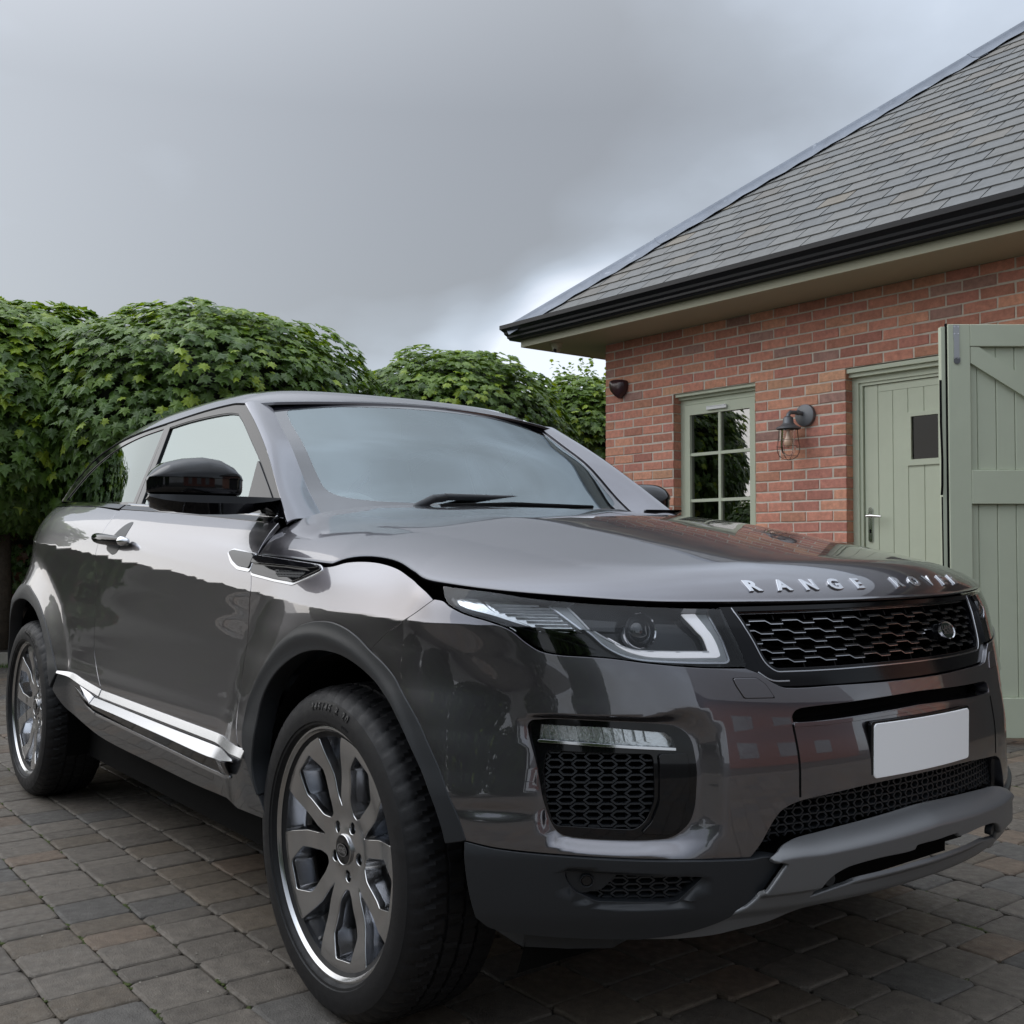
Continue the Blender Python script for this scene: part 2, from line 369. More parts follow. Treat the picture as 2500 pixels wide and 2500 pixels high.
def sx(x,z):
    """shell parameter of a point given by its real x (rear wrap)"""
    XR=float(pch(z,XRZ)); 
    return x if x>=XR else XR-(XR-XE)*math.asin(min(1,((XR-x)/(XR-XE))**(1/.87)))/(math.pi/2)
# ======================= CAR (origin on the ground under the front axle, +x forward, +y its left) =======================
car=empty('parked_car',label='dark metallic grey compact SUV coupe parked on the block paving, bonnet towards the garage',cat='car')
def E_(name,parent=None): return empty(name,parent=parent or car)
SYM=lambda P:[(2*(X0+LS)-s,z) for s,z in P[::-1]]
SC=X0+LS
BONE=[(-.455,1.0155),(-.40,1.0135),(-.332,1.0105),(-.194,1.0035),(-.082,.998),(-.051,.998),(-.026,1.006),(.017,1.0125),(.085,1.0145),(.165,1.0095),(.222,1.001),(.275,.988),(.328,.9765),(.377,.970),(.462,.964),(.574,.956),(.665,.950),(.795,.942),(.957,.932),(1.06,.9295),(1.166,.928),(1.28,.9265),(1.39,.926),(1.5,.926)]
FENT=[(-.458,1.006),(-.332,1.001),(-.194,.995),(-.082,.990),(-.045,.992),(.004,1.001),(.072,1.004),(.143,1.001),(.222,.990),(.291,.972),(.384,.949),(.431,.932)]
WBS=[(.431,.932),(.368,.904),(.28,.869),(.232,.837),(.214,.822)]
ARCHO=[(-.395,.527),(-.400,.578),(-.380,.640),(-.346,.690),(-.306,.733),(-.231,.793),(-.170,.826),(-.114,.849),(-.06,.8625),(.0,.870),(.059,.871),(.116,.862),(.165,.846),(.214,.822)]
ARCHO2=[(.214,.822),(.273,.794),(.330,.755),(.397,.703),(.443,.652),(.477,.610),(.506,.568),(.533,.525),(.549,.489)]
ARCHI=[(-.327,.43),(-.345,.50),(-.335,.560),(-.315,.640),(-.285,.690),(-.221,.742),(-.128,.784),(-.03,.806),(.073,.808),(.158,.793),(.236,.765),(.281,.738),(.335,.700),(.385,.655),(.435,.600),(.470,.550),(.492,.505),(.500,.480)]
DF=[(-.51,1.100),(-.500,1.085),(-.486,1.060),(-.466,1.024),(-.452,.985),(-.418,.924),(-.430,.90),(-.458,.82),(-.480,.728),(-.468,.62),(-.43,.538)]
DR=[(-1.80,1.166),(-1.757,1.112),(-1.732,1.058),(-1.722,1.0),(-1.752,.88),(-1.775,.76),(-1.767,.65),(-1.66,.538)]
BELTC=[(-.51,1.100),(-.74,1.117),(-1.04,1.131),(-1.33,1.147),(-1.80,1.170)]
# --- inner dark body so that gaps read as gaps ---
inn=E_('inner_body')
circ=lambda cx,cz,r,n=40:[(cx+r*math.cos(2*math.pi*k/n),cz+r*math.sin(2*math.pi*k/n)) for k in range(n)]
panel('inner_side',[(-3.2,.90),(-2.25,.90),(-2.14,.55),(-2.1,.40),(-.42,.40),(-.42,1.085),(-1.3,1.13),(-2.2,1.17),(-3.2,1.18)],SS,DARK,inn,h=(.1,.1),off=-.03,rim=0,mirror=True)
panel('inner_wing',[[(-.44,.86),(-.3,.86),(-.2,.80),(.0,.825),(.22,.80),(.36,.70),(.46,.60),(.52,.50),(.58,.36),(1.0,.36),(1.09,.45),(1.05,.93),(.45,.93),(.2,.97),(-.44,.99)]],SS,DARK,inn,h=(.06,.05),off=-.055,rim=0,mirror=True)
panel('inner_nose',[(.95,.37),(2.05,.37),(2.05,.93),(.95,.93)],SS,DARK,inn,h=(.06,.06),off=-.085,rim=0)
for wx in (0,-2.66):          # wheel-well tunnels
    for sgn in (1,-1):
        b=MB()
        V=[];F=[]; n=28; a0=-.35; a1=math.pi+.35
        for k in range(n+1):
            a=a0+(a1-a0)*k/n; x=wx+.07*(wx==0)+.455*math.cos(a); z=.37+.435*math.sin(a)
            V+=[(x,sgn*(.915-.13*max(0,math.cos(a))*(wx==0)-.03*(wx!=0)),z),(x,sgn*.55,z)]
        F=[(2*k,2*k+1,2*k+3,2*k+2) for k in range(n)]
        V+= [(wx-.5,sgn*.55,.24),(wx+.46,sgn*.55,.30),(wx+.46,sgn*.55,.9),(wx-.5,sgn*.55,.9)]; q=len(V)-4; F.append((q,q+1,q+2,q+3))
        b.add(V,F); b.build('wheel_well_liner',DARK,inn)
b=MB(); b.box((-3.4,-.84,.24),(-3.1,.84,.42)); b.box((-2.25,-.80,.215),(-.42,.80,.40)); b.box((-3.3,-.5,.26),(.62,.5,.40)); b.build('underbody',DARK,car)
# --- fog lamp pocket ---
FOGC=[(.664,.700),(.677,.713),(.825,.711),(.955,.703),(.985,.689),(.997,.664),(1.000,.565),(.990,.524),(.966,.500),(.938,.490),(.824,.491),(.742,.499),(.722,.515),(.703,.556),(.678,.642)]
def sdpoly(a,b,P):
    P=np.array(P); n=len(P); dmin=np.full(len(a),9.); ins=np.zeros(len(a),bool)
    for i in range(n):
        p,q=P[i],P[(i+1)%n]; e=q-p; t=np.clip(((a-p[0])*e[0]+(b-p[1])*e[1])/(e@e),0,1)
        dmin=np.minimum(dmin,np.hypot(a-p[0]-t*e[0],b-p[1]-t*e[1]))
        c=((p[1]>b)!=(q[1]>b)); x=(q[0]-p[0])*(b-p[1])/(q[1]-p[1]+1e-12)+p[0]; ins^=c&(a<x)
    return np.where(ins,-dmin,dmin)
FOGR=closed(FOGC,3)
def dbump(a,b):
    a2=np.where(a>SC,2*SC-a,a)
    dd=sdpoly(a2,b,FOGR); wdt=np.clip(.012+.040*sm(.90,1.03,a2)+.012*sm(.56,.49,b),.01,.06)
    f=-.022*(1-sm(0,1,dd/wdt))*sm(.64,.72,a2)
    # soft horizontal dent low behind the pocket and a ledge under the grille
    f=f-.004*np.exp(-((a2-.60)/.07)**2-((b-.545)/.012)**2)
    return f
# --- bonnet ---
BC=np.array(catmull(BONE,6)); BL_=np.concatenate([[0],np.cumsum(np.hypot(*np.diff(BC,axis=0).T))]); BL_/=BL_[-1]
def ztop(x,y):
    zc=pch(x,[(-.7,1.178),(-.5,1.162),(-.3,1.150),(0,1.122),(.2,1.091),(.4,1.056),(.55,1.029),(.65,1.010),(.75,.988),(.9,.95)])
    yr=.50-.20*np.clip((x+.45)/1.1,0,1); s=.010
    k=np.abs(y)-yr
    return zc-.022*(y/.6)**2-.05*s*np.log1p(np.exp(np.clip(k/s,-30,30)))+.012*sm(.34,.0,np.abs(y))*sm(.7,-.3,x)*0
def BON(a,b):
    """a 0..1 along the edge (rear corner -> nose centre), b 0 edge ..1 spine ; a in 1..2 mirrored"""
    a=np.asarray(a,float); b=np.asarray(b,float); a,b=np.broadcast_arrays(a,b)
    m=a>1; aa=np.where(m,2-a,a)
    s=np.interp(aa,BL_,BC[:,0]); z=np.interp(aa,BL_,BC[:,1]); E=SS(s,z)
    xs=-.51+(.30+.51)*sm(0,1,aa**1.15)
    I=np.stack([xs,0*xs],-1); v=I-E[...,:2]; Ln=np.linalg.norm(v,axis=-1)
    w=.27-.145*sm(.45,.80,aa)
    g=np.where(b<.5,(w/Ln)*(1-np.cos(b*np.pi)*1.0)*1.0,w/Ln+(1-w/Ln)*((b-.5)*2))
    # continuous speed at b=.5
    t=b; g=(w/Ln)*2.2*t**2/(1+1.2*t)*1.0; g=g/(w/Ln)
    g=(1-(1-t))*0+t**1.35
    P=E[...,:2]+v*g[...,None]
    P=P+np.stack([-(.052*sm(0,.10,g)+.045*sm(.05,.35,g))*np.exp(-(aa/.13)**2),0*aa],-1)
    dd=g*Ln; tt=np.clip(dd/w,0,1)
    zt=ztop(P[...,0],P[...,1]); zt0=ztop(E[...,0],E[...,1]); drop=zt0-z
    c0=.93; f=(1-np.sqrt(np.maximum(1-(c0*(1-tt))**2,0)))/(1-np.sqrt(1-c0*c0))
    f=np.where(dd<w,f,0)
    zz=zt-drop*f
    y=np.where(m,-P[...,1],P[...,1])
    return np.stack([P[...,0],y,zz],-1)
bon=E_('bonnet')
panel('bonnet_skin',[(0.003,0),(1.997,0),(1.997,.70),(1.9,.97),(1.5,1.0),(1,1.0),(.5,1.0),(.1,.97),(.003,.70)] if 0 else [(0.001,0)]+[(x,0) for x in np.linspace(.02,1.98,99)]+[(1.999,0),(1.999,.995),(0.001,.995)],BON,PAINT,bon,h=(.012,.022),rim=0,flip=False)
# turned-down lip of the bonnet edge
bb=MB(); A=np.linspace(.001,1.999,240); e0=BON(A,0*A); e1=BON(A,0*A+.04)
inw=(e1-e0); inw[:,2]=0; inw/=np.linalg.norm(inw,axis=1,keepdims=True)
V=list(e0+inw*.0005)+list(e0+inw*.004-[0,0,.005])+list(e0+inw*.05-[0,0,.006]); n=len(A)
bb.add(V,[(i,i+1,n+i+1,n+i) for i in range(n-1)]+[(n+i,n+i+1,2*n+i+1,2*n+i) for i in range(n-1)]); bb.build('bonnet_edge',PAINT,bon,smooth=True)
# letters along the lip
def surf_frame(fn,a,b):
    P=fn(np.array([a]),np.array([b]))[0]; n=fnorm(fn,np.array([a]),np.array([b]))[0]
    if n@np.array([P[0]-0,0*P[1],1])<0: n=-n
    return P,n
def lip_point(y,zt):
    lo_a,hi_a=(.55,1.0) if y<0 else (1.0,1.45)
    best=None
    ra=(lo_a,hi_a); rb_=(0,.4)
    for it in range(4):
        A_,B_=np.meshgrid(np.linspace(*ra,60),np.linspace(*rb_,40)); Q=BON(A_,B_)
        dd=(Q[...,1]-y)**2+(Q[...,2]-zt)**2; i=np.unravel_index(np.argmin(dd),dd.shape); a0,b0=A_[i],B_[i]
        wa=(ra[1]-ra[0])/20; wb=(rb_[1]-rb_[0])/14; ra=(max(a0-wa,lo_a),min(a0+wa,hi_a)); rb_=(max(b0-wb,0),b0+wb)
    return a0,b0
for ch,yy in zip('RANGE ROVER',np.linspace(-.372,.372,11)):
    if ch==' ': continue
    V,F=text_mesh(ch,.0395,.0012,.0007,1,.0013); V=np.array(V)*[1.28,1.0,1]
    a_,b_=lip_point(yy,.955-.006*0); P,n=surf_frame(BON,a_,b_)
    A_,B_=np.meshgrid(np.linspace(max(a_-.06,.4),min(a_+.06,1.6),41),np.linspace(max(b_-.12,0),b_+.12,31)); Q=BON(A_,B_).reshape(-1,3)
    Q=Q[(abs(Q[:,1]-yy)<.045)&(abs(Q[:,2]-.955)<.03)]; D_=Q-P
    phi=lambda y,z: np.stack([1+0*y,y,z,y*y,y*z,z*z],-1); cf=np.linalg.lstsq(phi(D_[:,1],D_[:,2]),D_[:,0],rcond=None)[0]
    tz=np.array([cf[2],0,1.]); hs_=1/np.linalg.norm(tz)   # arc length along the slope
    W=[]
    for v in V:
        y=v[0]/math.sqrt(1+cf[1]**2); z=v[1]*hs_; x=float(phi(np.array(y),np.array(z))@cf); W.append(P+np.array([x,y,z])+n*(v[2]+.0017))
    mesh('letter',W,F,SAT,bon)
# --- front wing, door, rear quarter ---
wing=poly(FENT,WBS,ARCHO[::-1],[(-.395,.527),(-.43,.538)],DF[::-1][0:8])
wing=[p for p in wing]; wing_o=panel('front_wing',wing,SS,PAINT,car,h=(.035,.03),gap=.0022,rim=.012,mirror=True)
doorp=poly(BELTC,DR,[(-1.66,.538),(-1.0,.534),(-.43,.530)],DF[::-1])
door=E_('door');door2=E_('door')
tag(door,'front passenger side door with pull handle')if 0 else None
panel('door_skin',doorp,SS,PAINT,door,h=(.05,.03),gap=.0022,rim=.012,mirror=door2)
RO=[(-2.145,.560),(-2.197,.615),(-2.256,.680),(-2.336,.752),(-2.43,.815),(-2.53,.856),(-2.62,.874),(-2.72,.874),(-2.81,.848),(-2.92,.790),(-3.01,.70),(-3.06,.60),(-3.07,.50)]
RI=[(-2.195,.50),(-2.225,.57),(-2.29,.66),(-2.37,.735),(-2.46,.785),(-2.57,.812),(-2.67,.818),(-2.77,.805),(-2.87,.755),(-2.95,.68),(-3.0,.58),(-3.02,.48)]
RO=[(sx(x,z),z) for x,z in RO]; RI=[(sx(x,z),z) for x,z in RI]
panel('rear_quarter_panel',poly(DR,[(-1.66,.538),(-1.86,.552),(-2.00,.562),(-2.145,.560)],RO,[RO[-1],(-3.25,.50),(-3.49,.52)],[(-3.49,.52),(-3.495,.8),(-3.495,1.10)],[(-3.495,1.10),(-3.1,1.222),(-2.64,1.208),(-2.11,1.188),(-1.80,1.166)]),SS,PAINT,car,h=(.04,.03),gap=.0022,rim=.012,mirror=True)
def arch_trim(O,I,nm='wheel_arch_trim'):
    lp=poly(O,[O[-1],I[-1]],I[::-1],[I[0],O[0]])
    cx=0 if O[0][0]>-1 else -2.66
    def dp(a,b):
        if cx: return .004+0*a
        return .003+.004*np.exp(-((np.hypot(a-cx,b-.36)-.480)/.016)**2)
    panel(nm,lp,SS,PLA,car,h=(.012,.012),gap=.0008,rim=.05,disp=dp,mirror=True,rnd=.003)
arch_trim(ARCHO+ARCHO2[1:],ARCHI)
arch_trim(RO,RI)
# seam lines of bonnet/door mirrored automatically. Waist: thin glass-bottom moulding
ribbon('belt_moulding',catmull([(-.56,1.108),(-1.04,1.137),(-1.33,1.154),(-1.80,1.178)],8),SS,.016,BLK,car,off=.002,mirror=True,thick=.01)
ribbon('belt_moulding',catmull([(-1.83,1.180),(-2.11,1.196),(-2.64,1.216),(-2.95,1.228)],8),SS,.014,BLK,car,off=.001,mirror=True,thick=.01)
ribbon('belt_moulding_lip',catmull([(-.56,1.1155),(-1.04,1.1445),(-1.33,1.1615),(-1.79,1.1855)],8),SS,.004,CHR,car,off=.004,mirror=True,thick=.004)
# sill
def sillS(a,b): return SS(a,b)
panel('sill',poly([(-.330,.43),(-.300,.372)],[(-.300,.372),(-.8,.354),(-1.21,.356),(-1.688,.362),(-1.906,.385),(-2.07,.42),(-2.18,.49)],[(-2.18,.49),(-2.145,.556)],[(-2.145,.556),(-2.0,.558),(-1.86,.548),(-1.66,.533),(-1.0,.529),(-.43,.525),(-.396,.522)],[(-.396,.522),(-.35,.47),(-.330,.43)]),SS,mat('dark_grey_sill_paint',(.030,.031,.034),.25,.3,coat=.6),car,h=(.08,.02),gap=.001,rim=.05,off=-.002,mirror=True)
def outset(zt,zb_,o0,o1):
    """side surface pushed outwards: o0 at height zt(x) .. o1 at zb_(x)"""
    def f(a,b):
        t=np.clip((pch(a,zt)-b)/(pch(a,zt)-pch(a,zb_)),-.2,1.2); return SS(a,b)+np.stack([0*a,-(o0+(o1-o0)*t),0*a],-1)
    return f
S1T=[(-2.15,.566),(-2.0,.567),(-1.88,.556),(-1.66,.541),(-1.0,.5365),(-.38,.533)]; S1B=[(x,z-.0225) for x,z in S1T]
st1=outset(S1T,S1B,.002,.010)
panel('sill_bright_strip',catmull([(-1.655,.5405),(-1.0,.536),(-.385,.5325)],8)+catmull([(-.392,.511),(-1.0,.5145),(-1.655,.519)],8),st1,SAT,car,h=(.08,.008),rim=.012,mirror=True)
panel('sill_bright_strip',catmull([(-2.145,.564),(-2.0,.567),(-1.88,.556),(-1.668,.5415)],8)+catmull([(-1.668,.520),(-1.88,.536),(-2.0,.548),(-2.145,.556)],8),st1,SAT,car,h=(.08,.008),rim=.012,mirror=True)
S2T=[(-1.92,.535),(-1.74,.508),(-1.0,.5005),(-.62,.499),(-.45,.497)]; S2B=[(-1.92,.510),(-1.74,.487),(-1.0,.476),(-.66,.470),(-.45,.480)]
bl2=outset(S2T,S2B,.003,.020)
panel('sill_blade',catmull([(-1.735,.5075),(-1.0,.5005),(-.62,.499),(-.47,.4965)],8)+[(-.46,.4935)]+catmull([(-.58,.475),(-.68,.4705),(-1.0,.4765),(-1.735,.487)],8),bl2,SAT,car,h=(.06,.006),rim=.006,mirror=True)
panel('sill_blade',[(-1.905,.531),(-1.82,.519),(-1.748,.509),(-1.748,.488),(-1.82,.506)],bl2,SAT,car,h=(.06,.006),rim=.006,mirror=True)
S3B=[(-1.92,.480),(-1.74,.455),(-1.0,.440),(-.66,.434),(-.45,.450)]
un2=outset(S2B,S3B,.019,.004)
panel('sill_blade_underside',catmull([(-1.735,.486),(-1.0,.4755),(-.68,.4695),(-.58,.474),(-.47,.490)],8)+catmull([(-.48,.452),(-.62,.434),(-.70,.433),(-1.0,.440),(-1.735,.456)],8),un2,BLK,car,h=(.06,.01),rim=.004,mirror=True)
panel('sill_blade_underside',[(-1.905,.529),(-1.82,.505),(-1.748,.487),(-1.748,.457),(-1.83,.475)],un2,BLK,car,h=(.06,.01),rim=.004,mirror=True)
ribbon('sill_lower_edge',catmull([(-.50,.445),(-.60,.427),(-.70,.4235),(-1.0,.431),(-1.735,.449)],10),SS,.009,SAT,car,off=.003,mirror=True,thick=.004)
ribbon('sill_lower_edge',catmull([(-1.748,.4495),(-1.83,.466),(-1.895,.50),(-1.905,.53)],8),SS,.007,SAT,car,off=.003,mirror=True,thick=.004)
# door handle
def pill(P0,P1,r0,r1,out,name,mt,parent):
    b=MB(); n=14;pts=[];rr=[]
    for i in range(n+1):
        t=i/n; s=P0[0]+(P1[0]-P0[0])*t; z=P0[1]+(P1[1]-P0[1])*t
        k=math.sin(math.pi*min(max(t,.02),.98))**.42
        p=SS(s,z)+np.array([0,-out*k,0]); pts.append(p); rr.append((r0+(r1-r0)*t)*(.35+.65*k))
    b.tube(pts,rr,12)
    o=b.build(name,mt,parent,smooth=True); return o
for prt,mi in ((door,0),(door2,1)):
    V=[]
    c1=closed([(-1.62,1.032),(-1.60,1.085),(-1.57,1.112),(-1.53,1.116),(-1.505,1.09),(-1.49,1.05),(-1.50,1.02),(-1.53,1.008),(-1.58,1.015)],4)
    if not mi:
        rec=panel('handle_recess_dark',c1,SS,PLA,door,h=(.03,.03),off=.0012,rim=.002,mirror=door2)  # recess laid on flat; its black stands for the hedge's dark reflection
        hd=pill((-1.735,1.068),(-1.41,1.052),.020,.018,.042,'door_handle',BLK,door); mirror_obj(hd,door2)
        ca=pill((-1.435,1.055),(-1.40,1.051),.017,.015,.03,'handle_cap',CHR,door); mirror_obj(ca,door2)
# side vent
panel('side_vent',rline([(-.641,1.019),(-.618,1.0295),(-.468,1.018),(-.452,.970),(-.53,.975),(-.583,.990)],.010),SS,SAT,door,off=.002,rim=.004,h=(.05,.02),mirror=door2)
panel('side_vent_face',rline([(-.628,1.018),(-.610,1.024),(-.470,1.014),(-.458,.979),(-.53,.984),(-.576,.997)],.010),SS,BLK,door,off=.006,rim=.004,h=(.05,.02),mirror=door2)
panel('side_vent',rline([(-.458,1.0135),(-.10,.9925),(-.076,.981),(-.118,.964),(-.19,.944),(-.30,.950),(-.44,.962)],.012),SS,SAT,car,off=.002,rim=.004,h=(.05,.02),mirror=True)
panel('side_vent_face',rline([(-.452,1.010),(-.10,.989),(-.082,.981),(-.124,.968),(-.19,.9505),(-.30,.956),(-.436,.968)],.010),SS,BLK,car,off=.006,rim=.004,h=(.05,.02),mirror=True)
panel('side_vent_blade',rline([(-.445,1.007),(-.12,.988),(-.088,.982),(-.135,.979),(-.26,.985),(-.445,.990)],.006),SS,BLK,car,off=.013,rim=.008,h=(.05,.02),mirror=True)
def hexmesh(name,region,ps,pz,wd,surf,mt,parent,off=-.02,dep=.01,ori=0,flat=.5,mirror=True,center=None,both=False):
    """lattice of hexagonal openings: ps pitch along s, pz row pitch"""
    P=np.array(region); b=MB(); lo,hi=P.min(0),P.max(0)
    s0=lo[0] if center is None else center
    segs=set()
    for j in range(int((hi[1]-lo[1])/pz)+3):
        for i in range(-int((s0-lo[0])/ps)-2 if center is not None else -1,int((hi[0]-s0)/ps)+3):
            cx=s0+(i+.5*(j%2))*ps; cz=lo[1]+j*pz
            a=ps*.5; e=ps*flat*.5; hh=pz
            # hexagon corners, pointed left/right
            c=[(cx-a*.667,cz),(cx-a*.333,cz+hh*.5),(cx+a*.333,cz+hh*.5),(cx+a*.667,cz),(cx+a*.333,cz-hh*.5),(cx-a*.333,cz-hh*.5)]
            if ori: c=[(cx-a,cz-hh*.22),(cx-a,cz+hh*.22),(cx,cz+hh*.66),(cx+a,cz+hh*.22),(cx+a,cz-hh*.22),(cx,cz-hh*.66)]
            for q in range(6):
                u,v=c[q],c[(q+1)%6]; key=tuple(sorted(((round(u[0],4),round(u[1],4)),(round(v[0],4),round(v[1],4)))))
                segs.add(key)
    rr=wd/2
    for u,v in segs:
        mid=np.array([(u[0]+v[0])/2]),np.array([(u[1]+v[1])/2])
        if sdpoly(mid[0],mid[1],P)[0]>0: continue
        u=np.array(u);v=np.array(v); t=v-u; l=np.linalg.norm(t); 
        if l<1e-6: continue
        t/=l; n=np.array((-t[1],t[0])); u=u-t*rr*.5; v=v+t*rr*.5
        C=np.array([u-n*rr,v-n*rr,v+n*rr,u+n*rr])
        Pf=surf(C[:,0],C[:,1]); Nf=fnorm(surf,C[:,0],C[:,1])
        b.add(list(Pf+Nf*off)+list(Pf+Nf*(off-dep)),[(0,1,2,3),(0,4,5,1),(2,6,7,3),(1,5,6,2),(3,7,4,0)])
    o=b.build(name,mt,parent); 
    if mirror: mirror_obj(o,mirror if isinstance(mirror,bpy.types.Object) else parent)
    return o
panel('side_vent_slot',rline([(-.30,.975),(-.135,.971),(-.155,.959),(-.28,.962)],.005),SS,DARK,car,off=.0068,rim=0,h=(.05,.02),mirror=True)
hexmesh('side_vent_mesh',[(-.30,.975),(-.135,.971),(-.155,.959),(-.28,.962)],.017,.0062,.0022,SS,PLA,car,off=.0085,dep=.001)
# --- front bumper ---
BT=[(.431,.932),(.463,.929),(.488,.919),(.538,.905),(.612,.891),(.656,.877),(.683,.856),(.712,.839),(.75,.832),(.80,.829),(.856,.825),(.93,.815),(1.026,.805),(1.112,.801)]
BT2=[(1.112,.801),(1.136,.790),(1.160,.772),(1.186,.761),(1.30,.759),(1.41,.757),(1.5,.757)]
LGT_=[(1.093,.452),(1.112,.475),(1.136,.514),(1.156,.536),(1.190,.549),(1.24,.555),(1.352,.564),(1.5,.567)]
VT=[(.549,.489),(.618,.479),(.76,.469),(.927,.460),(1.093,.452)]
half=poly(BT,BT2)
low=poly(VT,LGT_)
outl=half+[(2*SC-s,z) for s,z in half[::-1][1:]]
left=poly(WBS,ARCHO2)   # from top seam down the arch
bottom=low+[(2*SC-s,z) for s,z in low[::-1][1:]]
P_=outl+[(2*SC-s,z) for s,z in left[1:-1]]+bottom[::-1]+left[::-1][1:-1]
SLT=[(1.188,.697),(1.188,.710),(1.200,.721),(1.225,.7245),(1.315,.727),(1.447,.731),(1.5,.732)]
SLB=[(1.5,.7035),(1.393,.700),(1.27,.6955),(1.188,.6945)]
slot=poly(SLT)+poly([(2*SC-s,z) for s,z in SLT[::-1]])[1:]+poly([(2*SC-s,z) for s,z in SLB[::-1]])[1:]+poly(SLB)[1:-1]
fogh=closed(FOGC,4)
bump=E_('front_bumper')
panel('bumper_skin',[P_,slot,fogh,[(2*SC-s,z) for s,z in fogh[::-1]]],SS,PAINT,bump,h=(.022,.02),rim=.03,disp=dbump,gap=.0)
# ledge under the grille and slot shelf
def shelf(name,pts,d0,d1,dz,mt,par):
    b=MB(); n=len(pts); C=np.array(pts); Pf=SS(C[:,0],C[:,1]); Nf=fnorm(SS,C[:,0],C[:,1])
    A=Pf+Nf*d0; B=Pf+Nf*d1+np.array([0,0,dz]); b.add(list(A)+list(B),[(i,i+1,n+i+1,n+i) for i in range(n-1)]); return b.build(name,mt,par,smooth=True)
full=lambda c:list(c)+[(2*SC-s,z) for s,z in c[::-1][1:]]
shelf('grille_ledge',full(poly(BT2,n=6)),-.001,-.07,.012,PAINT,bump)
shelf('slot_shelf',full(poly(SLB[::-1],n=6)),-.001,-.055,.010,PAINT,bump)
ribbon('slot_lip',full(poly([(1.188,.692),(1.27,.6915),(1.393,.695),(1.5,.698)],n=8)),SS,.007,PAINT,bump,off=.004,thick=.004)
panel('slot_back',[(s,z) for s,z in inset(slot,-.006)],SS,DARK,bump,off=-.05,rim=0,h=(.04,.02))
for sg in (1,-1):
    pth=[(1.187,.692),(1.190,.64),(1.192,.556)]
    pth=[(s if sg>0 else 2*SC-s,z) for s,z in pth]
    ribbon('plate_panel_seam',catmull(pth,5),SS,.0035,DARK,bump,off=.0008,thick=.0004)
panel('washer_cap',rline([(1.083,.784),(1.128,.783),(1.143,.771),(1.156,.746),(1.098,.748),(1.086,.772)],.004),SS,PAINT,bump,off=.0022,rim=.002,h=(.02,.02),mirror=True)
panel('washer_cap_gap',rline(inset([(1.083,.784),(1.128,.783),(1.143,.771),(1.156,.746),(1.098,.748),(1.086,.772)],-.0018),.004),SS,DARK,bump,off=.0006,rim=0,h=(.02,.02),mirror=True)
# number plate
npz,nps=.6245,.1815
plate=E_('number_plate')
def plS(a,b): return np.stack(np.broadcast_arrays(.8805-.012*(a/.19)**2+(b-.62)*.02,a,b),-1)
panel('plate_face',rline([(-.176,.574),(.176,.574),(.176,.681),(-.176,.681)],.008),plS,WHT,plate,off=0,rim=.004,h=(.03,.05))
panel('plate_backing',rline([(-.183,.569),(.183,.569),(.183,.686),(-.183,.686)],.008),plS,BLK,plate,off=-.003,rim=.008,h=(.03,.05))
# fog pocket contents
for side in (0,1):
    pass
fogA=E_('fog_lamp_pocket'); fogB=E_('fog_lamp_pocket')
panel('pocket_back',inset(fogh,-.02),SS,DARK,fogA,off=-.055,rim=0,h=(.04,.04),mirror=fogB)
panel('pocket_bezel',[inset(fogh,-.004),rline([(.684,.672),(.690,.704),(.824,.7005),(.945,.690),(.958,.679),(.963,.658),(.823,.6665),(.735,.671)],.004),rline([(.700,.657),(.918,.651),(.922,.562),(.906,.525),(.884,.508),(.722,.516),(.708,.556),(.694,.62)],.012)],SS,BLK,fogA,off=-.022,rim=.02,h=(.03,.03),mirror=fogB)
def fblade(a,b): 
    return SS(a,b)
panel('pocket_blade',rline([(.928,.650),(.982,.650),(.984,.560),(.974,.520),(.948,.500),(.894,.504),(.915,.524),(.930,.562)],.008),SS,BLK,fogA,off=-.014,rim=.03,h=(.03,.03),mirror=fogB)
hexmesh('pocket_mesh',[(.690,.657),(.920,.652),(.924,.562),(.908,.525),(.884,.508),(.716,.514),(.700,.556)],.0555,.0137,.0034,SS,PLA,fogA,off=-.028,dep=.02,mirror=fogB)
fl=E_('fog_lamp',fogA); 
panel('fog_lamp_reflector',rline([(.684,.672),(.690,.704),(.824,.7005),(.945,.690),(.958,.679),(.963,.658),(.823,.6665),(.735,.671)],.004),SS,REFL,fogA,off=-.042,rim=0,h=(.02,.02),mirror=fogB)
bpy.data.objects.remove(fl)
b=MB()
for k in range(11):
    s=.70+.021*k; C=np.array([(s,.673),(s+.010,.6695),(s+.004,.700),(s-.004,.703)]); Pf=SS(C[:,0],C[:,1]); Nf=fnorm(SS,C[:,0],C[:,1])
    b.add(list(Pf-Nf*.038)+list(Pf-Nf*(.026 if k%2 else .032)),[(0,1,5,4),(1,2,6,5),(4,5,6,7),(3,0,4,7)])
o=b.build('fog_lamp_prisms',REFL,fogA); mirror_obj(o,fogB)
ribbon('fog_lamp_chrome_edge',catmull([(.684,.6735),(.74,.6715),(.823,.667),(.962,.6585)],8),SS,.0045,CHR,fogA,off=-.018,thick=.004); mirror_obj(fogA.children[-1],fogB)
panel('fog_lamp_cover',rline([(.684,.672),(.690,.704),(.824,.7005),(.945,.690),(.958,.679),(.963,.658),(.823,.6665),(.735,.671)],.004),SS,LENS,fogA,off=-.020,rim=0,h=(.02,.02),mirror=fogB)
